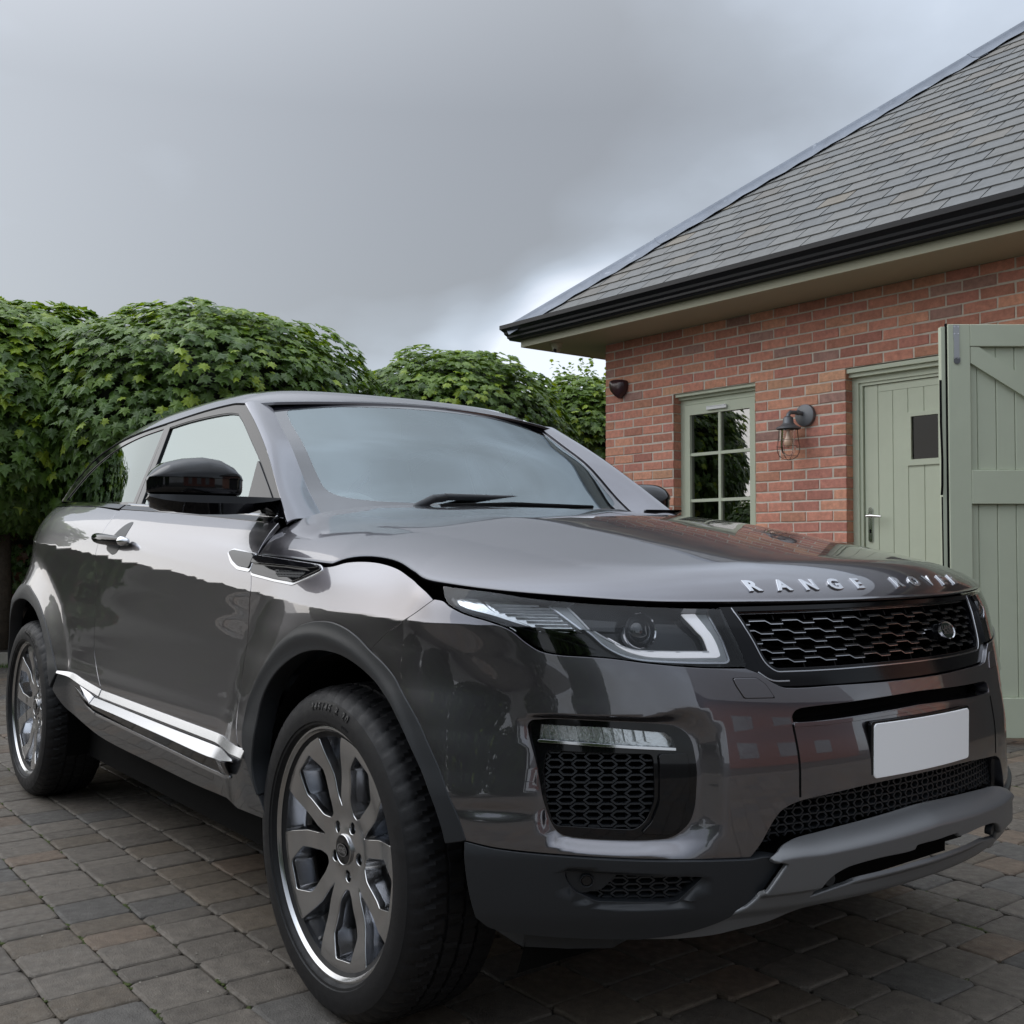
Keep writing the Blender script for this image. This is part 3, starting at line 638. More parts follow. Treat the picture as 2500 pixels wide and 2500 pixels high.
# lower grille
lg=E_('lower_grille')
LGB=[(1.103,.446),(1.124,.455),(1.151,.469),(1.184,.476),(1.23,.479),(1.295,.484),(1.467,.494),(1.5,.495)]
lgp=poly(LGT_)+[(2*SC-s,z) for s,z in poly(LGT_)[::-1][1:]]+[(2*SC-s,z) for s,z in poly(LGB)]+poly(LGB)[::-1][1:]
hexmesh('lower_grille_mesh',lgp,.0345,.0149,.0030,SS,PLA,lg,off=-.030,dep=.02,mirror=False,center=SC)
panel('lower_grille_back',inset(lgp,-.02),SS,DARK,lg,off=-.075,rim=0,h=(.04,.04))
# valance (black plastic) with its small grilles
VS=[(1.153,.444),(1.135,.418),(1.106,.381),(1.071,.351),(1.023,.328),(.958,.312),(.881,.305)]
VB=[(.881,.305),(.755,.309),(.648,.316),(.588,.325),(.560,.345)]
VG=[(.742,.437),(1.008,.420),(.956,.373),(.80,.378),(.758,.398),(.744,.419)]
def dval(a,b):
    return .006*sm(.30,.36,b)*sm(.50,.462,b)+.002-.012*(1-sm(0,1,sdpoly(a,b,VG)/.010))
panel('bumper_valance',[poly([(.549,.486),(.618,.476),(.76,.466),(.927,.457),(1.093,.449)],[(1.093,.449),(1.12,.4515),(1.153,.444)],VS,VB,[(.560,.345),(.552,.40),(.549,.486)]),rline(VG,.008)],SS,PLA,car,h=(.03,.02),rim=.03,disp=dval,mirror=True)
panel('valance_vent_back',inset(VG,-.01),SS,DARK,car,off=-.04,rim=0,h=(.04,.04),mirror=True)
hexmesh('valance_vent_mesh',[(.842,.432),(1.004,.419),(.956,.374),(.80,.379),(.770,.396)],.052,.0125,.0032,SS,PLA,car,off=-.018,dep=.015)
panel('valance_sensor_plate',rline([(.744,.436),(.846,.430),(.812,.400),(.768,.392),(.750,.405)],.006),SS,PLA,car,off=-.010,rim=.01,h=(.03,.02),mirror=True)
def disc_on(surf,s,z,r,off,name,mt,parent,ring=None,dep=.004,n=20,asp=1.0):
    P=surf(np.array([s]),np.array([z]))[0]; nn=fnorm(surf,np.array([s]),np.array([z]))[0]; up=np.array([0,0,1.]); tx=np.cross(up,nn); tx/=np.linalg.norm(tx); ty=np.cross(nn,tx)
    b=MB(); V=[];
    prof=[(0,dep),(r*.9,dep),(r,dep*.6),(r,-.004)] if not ring else [(ring,dep*.4),(ring+.001,dep),(r-.001,dep),(r,-.004)]
    for rr,h_ in prof:
        for k in range(n): a=2*math.pi*k/n; V.append(P+tx*rr*math.cos(a)+ty*rr*math.sin(a)*asp+nn*(h_+off))
    b.add(V,[(i*n+k,i*n+(k+1)%n,(i+1)*n+(k+1)%n,(i+1)*n+k) for i in range(len(prof)-1) for k in range(n)])
    return b.build(name,mt,parent,auto=R(35))
for s in (.784,2*SC-.784):
    disc_on(SS,s,.418,.0135,-.006,'parking_sensor',PLA,car,ring=.0105); disc_on(SS,s,.418,.010,-.009,'parking_sensor',BLK,car)
# air deflector under the valance
b=MB(); pts=[(.53,-.82),(.60,-.79),(.66,-.73),(.71,-.66),(.74,-.60)]
V=[(x-.07,y,.34) for x,y in pts]+[(x-.09,y,.275+.03*(i in (0,4))) for i,(x,y) in enumerate(pts)]; n=len(pts)
b.add(V,[(i,i+1,n+i+1,n+i) for i in range(n-1)]); b.add([(x-.015,y,z) for x,y,z in V],[(n+i,n+i+1,i+1,i) for i in range(n-1)]); b.build('air_deflector',PLA,car)
# skid plate
SKT=[(1.124,.455),(1.151,.469),(1.184,.476),(1.23,.479),(1.295,.484),(1.467,.494),(1.5,.495)]
SKB=[(.881,.303),(.96,.300),(1.03,.302),(1.074,.309),(1.133,.318),(1.174,.332),(1.21,.343),(1.289,.346),(1.419,.348),(1.5,.350)]
SKO=[(1.202,.364),(1.215,.384),(1.232,.403),(1.249,.414),(1.28,.4235),(1.35,.4285),(1.43,.428),(1.437,.436),(1.5,.436)]
SKO2=[(1.5,.389),(1.431,.387),(1.34,.382),(1.284,.378),(1.202,.364)]
def dskid(a,b):
    a2=np.where(a>SC,2*SC-a,a)
    zt=np.interp(a2,[1.0,1.1,1.14,1.17,1.22,1.5],[.40,.438,.456,.458,.456,.467])
    return .016+.020*sm(.03,0,np.abs(b-zt+.006))*0-.055*sm(-.006,.034,b-zt)+.014*sm(.28,.40,b)-.01*sm(.36,.33,b)-.010*sm(.39,.378,b)
hole=poly(SKO)+[(2*SC-s,z) for s,z in poly(SKO)[::-1][1:]]+[(2*SC-s,z) for s,z in poly(SKO2[::-1])][1:]+poly(SKO2)[1:-1]
skp=poly(VS[::-1],[(1.153,.444),(1.124,.455)],SKT)
sko=skp+[(2*SC-s,z) for s,z in skp[::-1][1:]]+[(2*SC-s,z) for s,z in poly(SKB)[1:]]+poly(SKB)[::-1][1:-1]
panel('skid_plate',[sko,hole],SS,SKID,car,h=(.02,.006),rim=.012,disp=dskid,rnd=.004)
panel('skid_plate_opening',inset(hole,-.006),SS,DARK,car,off=.008,rim=0,h=(.05,.04))
for s in (1.245,2*SC-1.245):
    disc_on(SS,s,.395,.013,.008,'tow_eye_cover',PLA,car,dep=.01)
# --- grille ---
gr=E_('front_grille')
GI=[(1.133,.9135),(1.145,.889),(1.154,.859),(1.163,.822),(1.172,.808),(1.186,.8005),(1.5,.7985)]
GO=[(1.098,.922),(1.108,.88),(1.1155,.83),(1.118,.802),(1.136,.7925),(1.160,.7745),(1.187,.7665),(1.5,.7625)]
def sympoly(C,n=5): c=poly(C,n=n); return c+[(2*SC-s,z) for s,z in c[::-1][1:]]
gin=sympoly(GI); gout=sympoly(GO)
panel('grille_surround',[gout,gin],SS,mat('grille_frame_black',(.003,.003,.004),.12,spec=.28),gr,off=-.010,rim=.025,h=(.03,.03))
panel('grille_back',inset(gout,-.0),SS,DARK,gr,off=-.062,rim=0,h=(.05,.05))
ribbon('grille_trim_line',[(s,z) for s,z in inset(gin,-.0065)],SS,.0016,GRC,gr,off=-.0085,thick=.002)
ribbon('grille_foot_trim',catmull([(1.140,.795),(1.158,.781),(1.172,.7765),(1.20,.7755)],5),SS,.0020,GRC,gr,off=-.007,thick=.002)
T_=.0717
def wave(u):
    u=u%1
    return .0068 if u<.48 else (.0068*(1-(u-.48)/.16) if u<.64 else 0)
bars=MB(); lines=MB()
for z0,s0 in ((.9105,1.218),(.889,1.2305),(.8695,1.2030),(.8505,1.2448),(.8315,1.2130),(.8125,1.2540)):
    us=[]
    k=-3
    while s0+k*T_<1.90:
        for u in (0,.0001,.24,.48,.64,.82,.9999): us.append((s0+(k+u)*T_,z0+(wave(u) if u<.9999 else 0)-(0 if u>0 else .0)))
        us.append((s0+(k+.9999)*T_+.0003,z0+.0068)); k+=1
    us=[p for p in us if sdpoly(np.array([p[0]]),np.array([p[1]]),gin)[0]<.002]
    U=np.array(us); 
    def strip(mb,dz0,dz1,o0,o1):
        A0=np.array([(s,z+dz0) for s,z in us]); B0=np.array([(s,z+dz1) for s,z in us])
        Pa=SS(A0[:,0],A0[:,1]);Na=fnorm(SS,A0[:,0],A0[:,1]);Pb=SS(B0[:,0],B0[:,1]);Nb=fnorm(SS,B0[:,0],B0[:,1]); n=len(us)
        V=list(Pa+Na*o0)+list(Pb+Nb*o0)+list(Pa+Na*o1)+list(Pb+Nb*o1); F=[]
        for i in range(n-1): F+=[(i,i+1,n+i+1,n+i),(n+i,n+i+1,3*n+i+1,3*n+i),(i+1,i,2*n+i,2*n+i+1)]
        mb.add(V,F)
    strip(bars,.0008,.0052,-.021,-.050); strip(lines,-.0004,.0011,-.0185,-.0200)
    for s,z in us:
        if abs(((s-s0)/T_)%1-0)<.002 or 1-((s-s0)/T_)%1<.002:
            C=np.array([(s-.0015,z-.011),(s+.0015,z-.011),(s+.0015,z+.002),(s-.0015,z+.002)])
            if sdpoly(C[:1,0],C[:1,1],gin)[0]>0: continue
            Pf=SS(C[:,0],C[:,1]); Nf=fnorm(SS,C[:,0],C[:,1]); bars.add(list(Pf-Nf*.026)+list(Pf-Nf*.05),[(0,1,2,3),(0,4,5,1),(1,5,6,2),(2,6,7,3),(3,7,4,0)])
bars.build('grille_lattice',mat('grille_matt_black',(.004,.004,.004),.5,spec=.2),gr); lines.build('grille_bright_edges',GRC,gr)
# oval badge on the grille
def badge(P,n,parent,rx,ry,name='badge',up=(0,0,1),flat=False):
    n=np.array(n)/np.linalg.norm(n); upv=np.array(up,float); tx=np.cross(upv,n); tx/=np.linalg.norm(tx); ty=np.cross(n,tx); P=np.array(P,float)
    e_=empty(name,parent=parent)
    def ring(r0,r1,h0,h1,nm,mt,nn=36):
        b=MB();V=[]
        for rr,h_ in ((r0,h0),(r1,h1)):
            for k in range(nn): a=2*math.pi*k/nn; V.append(P+tx*rx*rr*math.cos(a)+ty*ry*rr*math.sin(a)+n*h_)
        b.add(V,[(k,(k+1)%nn,nn+(k+1)%nn,nn+k) for k in range(nn)]); 
        if r0==0: pass
        return b.build(nm,mt,e_,smooth=True)
    if flat: ring(.001,.93,.0016,.0016,'badge_face',BLK); ring(.93,1,.0018,.0018,'badge_rim',SAT)
    else: ring(.001,.90,.003,.002,'badge_face',mat('badge_dark_green',(.012,.02,.016),.15,coat=.5)); ring(.90,1,.002,.0035,'badge_rim',CHR); ring(1,1.03,.0035,-.004,'badge_rim',CHR)
    V,F=text_mesh('LAND',1,0,0,1,.02); 
    for s_,dy,sz in (('LAND',.27,.62),('-ROVER',-.27,.50)):
        V,F=text_mesh(s_,1,0.0,0,.92,.01)
        W=[P+tx*v[0]*sz*rx+ty*(v[1]*sz*ry*1.25+dy*ry)+n*(.0024 if flat else .0040) for v in V]
        mesh('badge_lettering',W,F,SAT,e_)
    return e_
def at_s(s,z,off=0):
    P=SS(np.array([s]),np.array([z]))[0]; n=fnorm(SS,np.array([s]),np.array([z]))[0]; return P+n*off,n
P,n=at_s(1.659,.8476,.0); badge(P,n,gr,.034,.0200)
P,n=at_s(1.652,.8476,-.005); b=MB(); b.tube([P-n*.035,P+n*.003],[.024,.019],16); b.build('badge_stand',BLK,gr,smooth=False,auto=R(40))
# --- headlights ---
HT=[(.440,.9605),(.60,.950),(.70,.939),(.80,.931),(.888,.9255),(1.033,.918),(1.097,.9165)]
HR=[(1.097,.9165),(1.107,.88),(1.1145,.83),(1.1165,.806)]
HB=[(1.1165,.806),(1.026,.809),(.93,.819),(.856,.829),(.80,.833),(.75,.836),(.716,.843),(.687,.860),(.660,.881),(.614,.895),(.541,.909),(.490,.923),(.468,.935),(.440,.9605)]
hlp=poly(HT,HR,HB)
hA=E_('headlight');hB=E_('headlight')
panel('lamp_housing',hlp,SS,BLK,hA,off=-.050,rim=0,h=(.04,.03),mirror=hB)
b=MB(); C=np.array(hlp); Pf=SS(C[:,0],C[:,1]);Nf=fnorm(SS,C[:,0],C[:,1]); n=len(C); b.add(list(Pf-Nf*.004)+list(Pf-Nf*.052),[(i,(i+1)%n,n+(i+1)%n,n+i) for i in range(n)]); o=b.build('lamp_housing_wall',BLK,hA); mirror_obj(o,hB)
DO=[(.742,.937),(.786,.908),(.831,.877),(.856,.851),(.893,.832),(.945,.8235),(1.088,.8175)]
DO2=[(1.088,.8175),(1.0985,.822),(1.099,.832),(1.096,.875),(1.082,.916)]
DI=[(1.029,.916),(1.060,.873),(1.064,.8395)]
DI2=[(1.064,.8395),(.93,.8425),(.902,.847),(.872,.861),(.845,.878),(.812,.909),(.785,.934)]
panel('daytime_light_bar',poly(DO,DO2,[(1.082,.916),(1.029,.916)],DI,DI2,[(.785,.934),(.742,.937)]),SS,LGT,hA,off=-.031,rim=.014,h=(.03,.03),mirror=hB)
panel('daytime_light_bright',poly([(.868,.867),(.886,.850),(.908,.8395),(.947,.8315),(1.076,.829)],[(1.076,.829),(1.084,.8335),(1.079,.876),(1.056,.916)],[(1.056,.916),(1.029,.916)],DI,[(1.064,.8395),(.93,.8425),(.902,.847),(.868,.867)]),SS,LIT,hA,off=-.028,rim=.006,h=(.03,.03),mirror=hB)
ribbon('daytime_light_edge',catmull(DO+DO2[1:],5),SS,.003,SAT,hA,off=-.028,thick=.004,mirror=hB)
ribbon('daytime_light_edge',catmull(DI2[::-1],5),SS,.003,LGD,hA,off=-.028,thick=.004,mirror=hB)
RIBP=poly([(.560,.950),(.742,.937),(.786,.908),(.828,.879)],[(.828,.879),(.76,.878),(.692,.899),(.610,.921),(.560,.950)])
panel('indicator_reflector',RIBP,SS,REFL,hA,off=-.040,rim=0,h=(.03,.03),mirror=hB)
b=MB()
for k in range(8):
    z=.889+.0068*k; s0=.640+(.889-z)*-0.0; ss=[s for s in np.linspace(.56,.83,40) if sdpoly(np.array([s]),np.array([z]),RIBP)[0]<-.003]
    if len(ss)<2: continue
    C=np.array([(s,z) for s in ss]); Pf=SS(C[:,0],C[:,1]);Nf=fnorm(SS,C[:,0],C[:,1]); n=len(ss)
    b.add(list(Pf-Nf*.038)+list(Pf-Nf*.030+[0,0,.001])+list(Pf-Nf*.038+[0,0,.0035]),[(i,i+1,n+i+1,n+i) for i in range(n-1)]+[(n+i,n+i+1,2*n+i+1,2*n+i) for i in range(n-1)])
o=b.build('indicator_ribs',LGD,hA); mirror_obj(o,hB)
panel('outer_reflector',poly([(.462,.951),(.545,.951),(.600,.924),(.680,.901),(.760,.876)],[(.760,.876),(.70,.880),(.62,.897),(.54,.915),(.49,.930),(.462,.951)]),SS,REFL,hA,off=-.038,rim=0,h=(.03,.03),mirror=hB)
ribbon('lamp_dark_divider',catmull([(.480,.940),(.515,.922),(.611,.905),(.674,.891),(.775,.870),(.842,.843)],6),SS,.006,BLK,hA,off=-.012,thick=.01,mirror=hB)
panel('lower_gloss_insert',poly([(.535,.911),(.613,.8975),(.676,.884),(.765,.862),(.838,.838)],[(.838,.838),(.80,.8365),(.75,.839),(.718,.846),(.690,.862),(.664,.882),(.616,.896),(.535,.911)]),SS,BLK,hA,off=-.006,rim=.01,h=(.03,.03),mirror=hB)
for sg,hp in ((0,hA),(1,hB)):
    s=.938 if not sg else 2*SC-.938
    P,n=at_s(s,.886,-.030); n=n*.4+np.array([.93,0,0.])*.6; n/=np.linalg.norm(n)
    M3=Vector((0,0,1)).rotation_difference(Vector(n)).to_matrix().to_4x4(); M3.translation=Vector(P)
    b=MB(); b.lathe([(.0355,-.03),(.0355,.004),(.0345,.006),(.0325,.004),(.0315,-.004),(.030,-.03)],36); v=b.V; b.V=[tuple(M3@Vector(q)) for q in v]; b.build('projector_ring',CHR,hp,auto=R(35))
    b=MB(); b.lathe([(.0,.012),(.012,.0108),(.021,.0065),(.028,-.002),(.031,-.012)],36); b.V=[tuple(M3@Vector(q)) for q in b.V]; b.build('projector_lens',mat('projector_glass',(.012,.013,.015),.03,coat=1,spec=.9),hp,smooth=True)
panel('lamp_cover',hlp,SS,LENS,hA,off=-.004,rim=0,h=(.02,.02),mirror=hB)
# --- greenhouse ---
FRM=[(-1.106,1.494),(-.955,1.411),(-.812,1.321),(-.654,1.207),(-.522,1.110)]
FRA=FRM[:-1]+[(-.508,1.100)]
RAIL=[(-2.93,1.238),(-2.80,1.325),(-2.60,1.405),(-2.35,1.450),(-2.08,1.474),(-1.754,1.489),(-1.438,1.502),(-1.20,1.503),(-1.106,1.494)]
GLT=[(-1.714,1.470),(-1.55,1.477),(-1.35,1.478),(-1.20,1.473),(-1.128,1.463)]
GLF=[(-1.128,1.463),(-1.06,1.428),(-.951,1.363),(-.824,1.288),(-.693,1.204),(-.579,1.130)]
GLB=[(-.579,1.130),(-1.04,1.149),(-1.33,1.166),(-1.694,1.188)]
GLR=[(-1.694,1.188),(-1.702,1.31),(-1.714,1.470)]
glass_d=poly(GLT,GLF,GLB,GLR)
QT=[(-1.775,1.470),(-2.072,1.453),(-2.34,1.420),(-2.56,1.365),(-2.72,1.300),(-2.84,1.240)]
QB=[(-2.84,1.240),(-2.64,1.229),(-2.11,1.208),(-1.790,1.197)]
QF=[(-1.790,1.197),(-1.782,1.31),(-1.775,1.470)]
glass_q=poly(QT,QB,QF)
dfr=poly(RAIL[5:],FRM,[(-.522,1.110),(-.60,1.113),(-1.04,1.142),(-1.33,1.159),(-1.745,1.180)],[(-1.745,1.180),(-1.748,1.31),(-1.754,1.489)])
panel('door_frame',[dfr,glass_d],GS,BLK,door,h=(.06,.05),gap=.001,rim=.012,mirror=door2)
qfr=poly(RAIL[:6],[(-1.754,1.489),(-1.754,1.31),(-1.752,1.182)],[(-1.752,1.182),(-2.11,1.201),(-2.64,1.221),(-2.93,1.238)])
panel('quarter_window_frame',[qfr,glass_q],GS,BLK,car,h=(.06,.05),gap=.001,rim=.012,mirror=True,off=-.001)
panel('door_window',inset(glass_d,-.004),GS,GS2,door,h=(.06,.05),rim=0,off=-.007,mirror=door2)
panel('quarter_window',inset(glass_q,-.004),GS,GQ,car,h=(.06,.05),rim=0,off=-.005,mirror=True)
ribbon('window_seal',catmull(GLT+GLF[1:],4,corners=(4,)),GS,.007,PLA,door,off=-.002,thick=.004,mirror=door2)
panel('mirror_sail',rline([(-.835,1.290),(-.80,1.16),(-.79,1.132),(-.575,1.122),(-.70,1.205)],.008),GS,BLK,door,h=(.05,.04),off=.004,rim=.01,mirror=door2)
0 and panel('mirror_sail_black',rline([(-.632,1.185),(-.60,1.185),(-.535,1.118),(-.568,1.118)],.004),GS,DARK,door,h=(.05,.04),off=.006,rim=.002,mirror=door2)
# A pillar
WSR=[(-1.114,-.566,1.506),(-.990,-.590,1.424),(-.871,-.609,1.345),(-.715,-.628,1.2035),(-.595,-.640,1.115)]
def lerp3(C,t):
    C=np.array(C,float); L_=np.concatenate([[0],np.cumsum(np.linalg.norm(np.diff(C,axis=0),axis=1))]); L_/=L_[-1]
    return np.stack([pch(t,list(zip(L_,C[:,i]))) for i in range(3)],-1)
FR3=[tuple(GS(np.array(a),np.array(b_))) for a,b_ in FRA]
def AP(a,b):
    a,b=np.broadcast_arrays(np.asarray(a,float),np.asarray(b,float))
    A=lerp3(FR3,a);B=lerp3(WSR[:-1]+[(-.584,-.641,1.106)],a); n=np.array([.35,-.80,.45]); n/=np.linalg.norm(n)
    q=A*(1-b)[...,None]+B*b[...,None]+ (np.sin(np.pi*b)*(.011+.008*a)*(1+.25*np.cos(np.pi*b)))[...,None]*n
    return q
panel('windscreen_pillar',[(0,.02),(.5,.02),(1,.02),(1,1),(.5,1),(0,1)],AP,PAINT,car,h=(.04,.06),rim=.01,mirror=True,off=.002)
def WS(a,b):
    a,b=np.broadcast_arrays(np.asarray(a,float),np.asarray(b,float))
    Rr=lerp3(WSR,1-b); k=1-(2*a-1)**2
    P=np.stack([Rr[...,0]+k*(.12-.03*b),Rr[...,1]*(1-2*a),Rr[...,2]+k*(.002+.024*b)],-1)
    n=np.array([.6,0,.8]); P=P+(k*.012*4*b*(1-b))[...,None]*n
    return P
wsh=rline([(.047,.145),(.953,.145),(.953,.935),(.047,.935)],.06,6)
wsh=closed([(.036,.30),(.033,.60),(.033,.86),(.045,.925),(.09,.945),(.5,.948),(.91,.945),(.955,.925),(.967,.86),(.967,.60),(.964,.30),(.955,.215),(.92,.165),(.84,.135),(.70,.118),(.5,.112),(.30,.118),(.16,.135),(.08,.165),(.045,.215)],3)
ws=E_('windscreen')
panel('windscreen_border',[[(0,.0)]+[(x,0) for x in np.linspace(.1,.9,9)]+[(1,0),(1,.5),(1,1)]+[(x,1) for x in np.linspace(.9,.1,9)]+[(0,1),(0,.5)],wsh],WS,FRIT,ws,h=(.05,.08),rim=0,off=-.004)
panel('windscreen_glass',inset(wsh,-.006),WS,GL,ws,h=(.05,.08),rim=0,off=-.0045)
panel('sensor_housing',rline([(.405,.95),(.56,.95),(.575,.90),(.548,.885),(.547,.865),(.575,.855),(.57,.825),(.52,.835),(.47,.885)],.006),WS,FRIT,ws,h=(.05,.08),rim=.02,off=-.0065)
# roof
ZC=[(-3.05,1.39),(-2.9,1.435),(-2.7,1.495),(-2.5,1.545),(-2.3,1.580),(-2.1,1.602),(-1.7,1.614),(-1.4,1.604),(-1.2,1.578),(-1.02,1.540),(-.9,1.51)]
def ROOF(a,b):
    a,b=np.broadcast_arrays(np.asarray(a,float),np.asarray(b,float))
    zr=pch(a,RAIL); yr=green(a,zr)
    fr=sm(-1.45,-1.106,a)
    x=a+.088*(1-b*b)*fr
    zc_=pch(x,ZC)
    u=np.abs(b); prof=.72*(1-u**7)+.28*(1-u*u)
    fz=sm(-1.25,-1.106,a)
    # at the front edge follow the top of the windscreen
    z=zr+(zc_-zr)*prof
    zf=1.494+(np.clip((1-u)/.14,0,1)*.012)+.024*(1-(u/.86)**2)*(u<.86)
    z=z*(1-fz)+zf*fz
    return np.stack([x,yr*b,z],-1)
panel('roof',[(-1.106,b_) for b_ in np.linspace(-1,1,41)]+[(a,1) for a in np.linspace(-1.2,-2.93,30)]+[(-2.93,b_) for b_ in np.linspace(.95,-.95,20)]+[(a,-1) for a in np.linspace(-2.93,-1.2,30)],ROOF,PAINT,car,h=(.05,.06),rim=.01)
ribbon('windscreen_top_seal',[(.01+x*.98,1.002) for x in np.linspace(0,1,30)],WS,.008,DARK,ws,off=-.001,thick=.002)
ribbon('roof_seam',[(x,z-.001) for x,z in catmull(RAIL[1:],4)],GS,.006,DARK,car,off=.0015,thick=.001,mirror=True)
# tail: rear window, tailgate, lamps
b=MB(); V=[];F=[]; A=np.linspace(-1,1,21); top=ROOF(-2.93+0*A,A); 
for t in (0,.5,1):
    V+=list(top*(1-t)+np.stack([-3.22-.15*(1-A*A),A*.62,1.19+0*A],-1)*t+[-.05*math.sin(math.pi*t),0,.03*math.sin(math.pi*t)])
b.add(V,[(r*21+i,r*21+i+1,(r+1)*21+i+1,(r+1)*21+i) for r in range(2) for i in range(20)]); b.build('rear_window',BLK,car,smooth=True)
b=MB(); A=np.linspace(-1,1,21); V=[]
for z,xx in ((1.20,-3.20),(1.0,-3.38),(.8,-3.42),(.5,-3.42)): V+=[(xx-.08*(1-a*a),a*.62,z) for a in A]
b.add(V,[(r*21+i,(r+1)*21+i,(r+1)*21+i+1,r*21+i+1) for r in range(3) for i in range(20)]); b.build('tailgate',PAINT,car,smooth=True)
b=MB(); b.box((-3.22,-.60,1.17),(-2.7,.60,1.19)); b.build('tail_shelf',DARK,car)
panel('tail_lamp',rline([(-2.95,1.045),(-3.2,1.06),(-3.4,1.05),(-3.4,.95),(-3.2,.93),(-3.05,.97)],.015),SS,mat('tail_lamp_red',(.20,.012,.012),.1,coat=1),car,off=.003,rim=.01,h=(.03,.03),mirror=True)
# --- interior ---
inte=E_('interior')
b=MB(); b.box((-1.0,-.66,.80),(-.58,.66,1.04)); b.box((-.98,-.60,1.04),(-.62,-.12,1.075)); b.build('dashboard',DASH,inte)
b=MB(); b.box((-3.0,-.70,.45),(-.6,.70,.47)); b.box((-3.02,-.72,.45),(-2.98,.72,1.18)); b.build('cabin_floor',DASH,inte)
for y in (-.36,.36):
    b=MB(); b.tube([(-1.72,y,.70),(-1.80,y,1.0),(-1.86,y,1.22)],[.20,.22,.15],14); b.tube([(-1.87,y,1.25),(-1.90,y,1.40)],[.10,.085],12); b.box((-1.75,y-.24,.60),(-1.2,y+.24,.74)); b.build('seat',FABR,inte,smooth=True,auto=R(40))
for y in (-.36,.36):
    b=MB(); b.tube([(-2.60,y,.80),(-2.70,y,1.05),(-2.74,y,1.20)],[.22,.22,.12],12); b.build('rear_seat',FABR,inte,smooth=True)
b=MB(); c=Vector((-1.02,-.36,1.03)); ax=Vector((-.90,0,.42)).normalized(); u=Vector((0,1,0)); v=ax.cross(u)
b.tube([c+(u*math.cos(a)+v*math.sin(a))*.185 for a in np.linspace(0,2*math.pi,41)],.015,8,cap=False); b.tube([c-u*.18,c+u*.18],.015,6); b.tube([c,c-v*.18 if v.z>0 else c+v*.18],.015,6); b.build('steering_wheel',mat('steering_leather',(.40,.40,.40),.5),inte,smooth=True)
b=MB(); b.add([ROOF(np.array([a]),np.array([q]))[0]-[0,0,.035] for a in np.linspace(-1.2,-2.9,12) for q in np.linspace(-.93,.93,9)],[(i*9+k,i*9+k+1,(i+1)*9+k+1,(i+1)*9+k) for i in range(11) for k in range(8)]); b.build('headliner',LINER,inte,smooth=True)
b=MB(); b.box((-1.02,-.12,1.40),(-.995,.12,1.46)); b.build('rear_view_mirror',PLA,inte)
# --- wiper ---
wip=E_('wiper')
b=MB(); b.tube([(-.53,-.40,1.128),(-.535,-.36,1.155),(-.545,-.30,1.178),(-.555,-.25,1.184)],[.012,.012,.013,.012],10); b.tube([(-.555,-.25,1.186),(-.575,-.05,1.190),(-.60,.15,1.196)],[.011,.009,.006],10); b.build('wiper_arm',PLA,wip,smooth=True)
b=MB(); b.tube([(-.50,-.30,1.155),(-.51,-.02,1.165),(-.535,.33,1.168)],[.007,.010,.006],8); b.build('wiper_blade',DARK,wip,smooth=True)
wip2=E_('wiper'); b=MB(); b.tube([(-.50,.18,1.150),(-.50,.42,1.152),(-.53,.60,1.140)],[.009,.010,.006],8); b.build('wiper_arm',PLA,wip2,smooth=True)
b=MB(); 
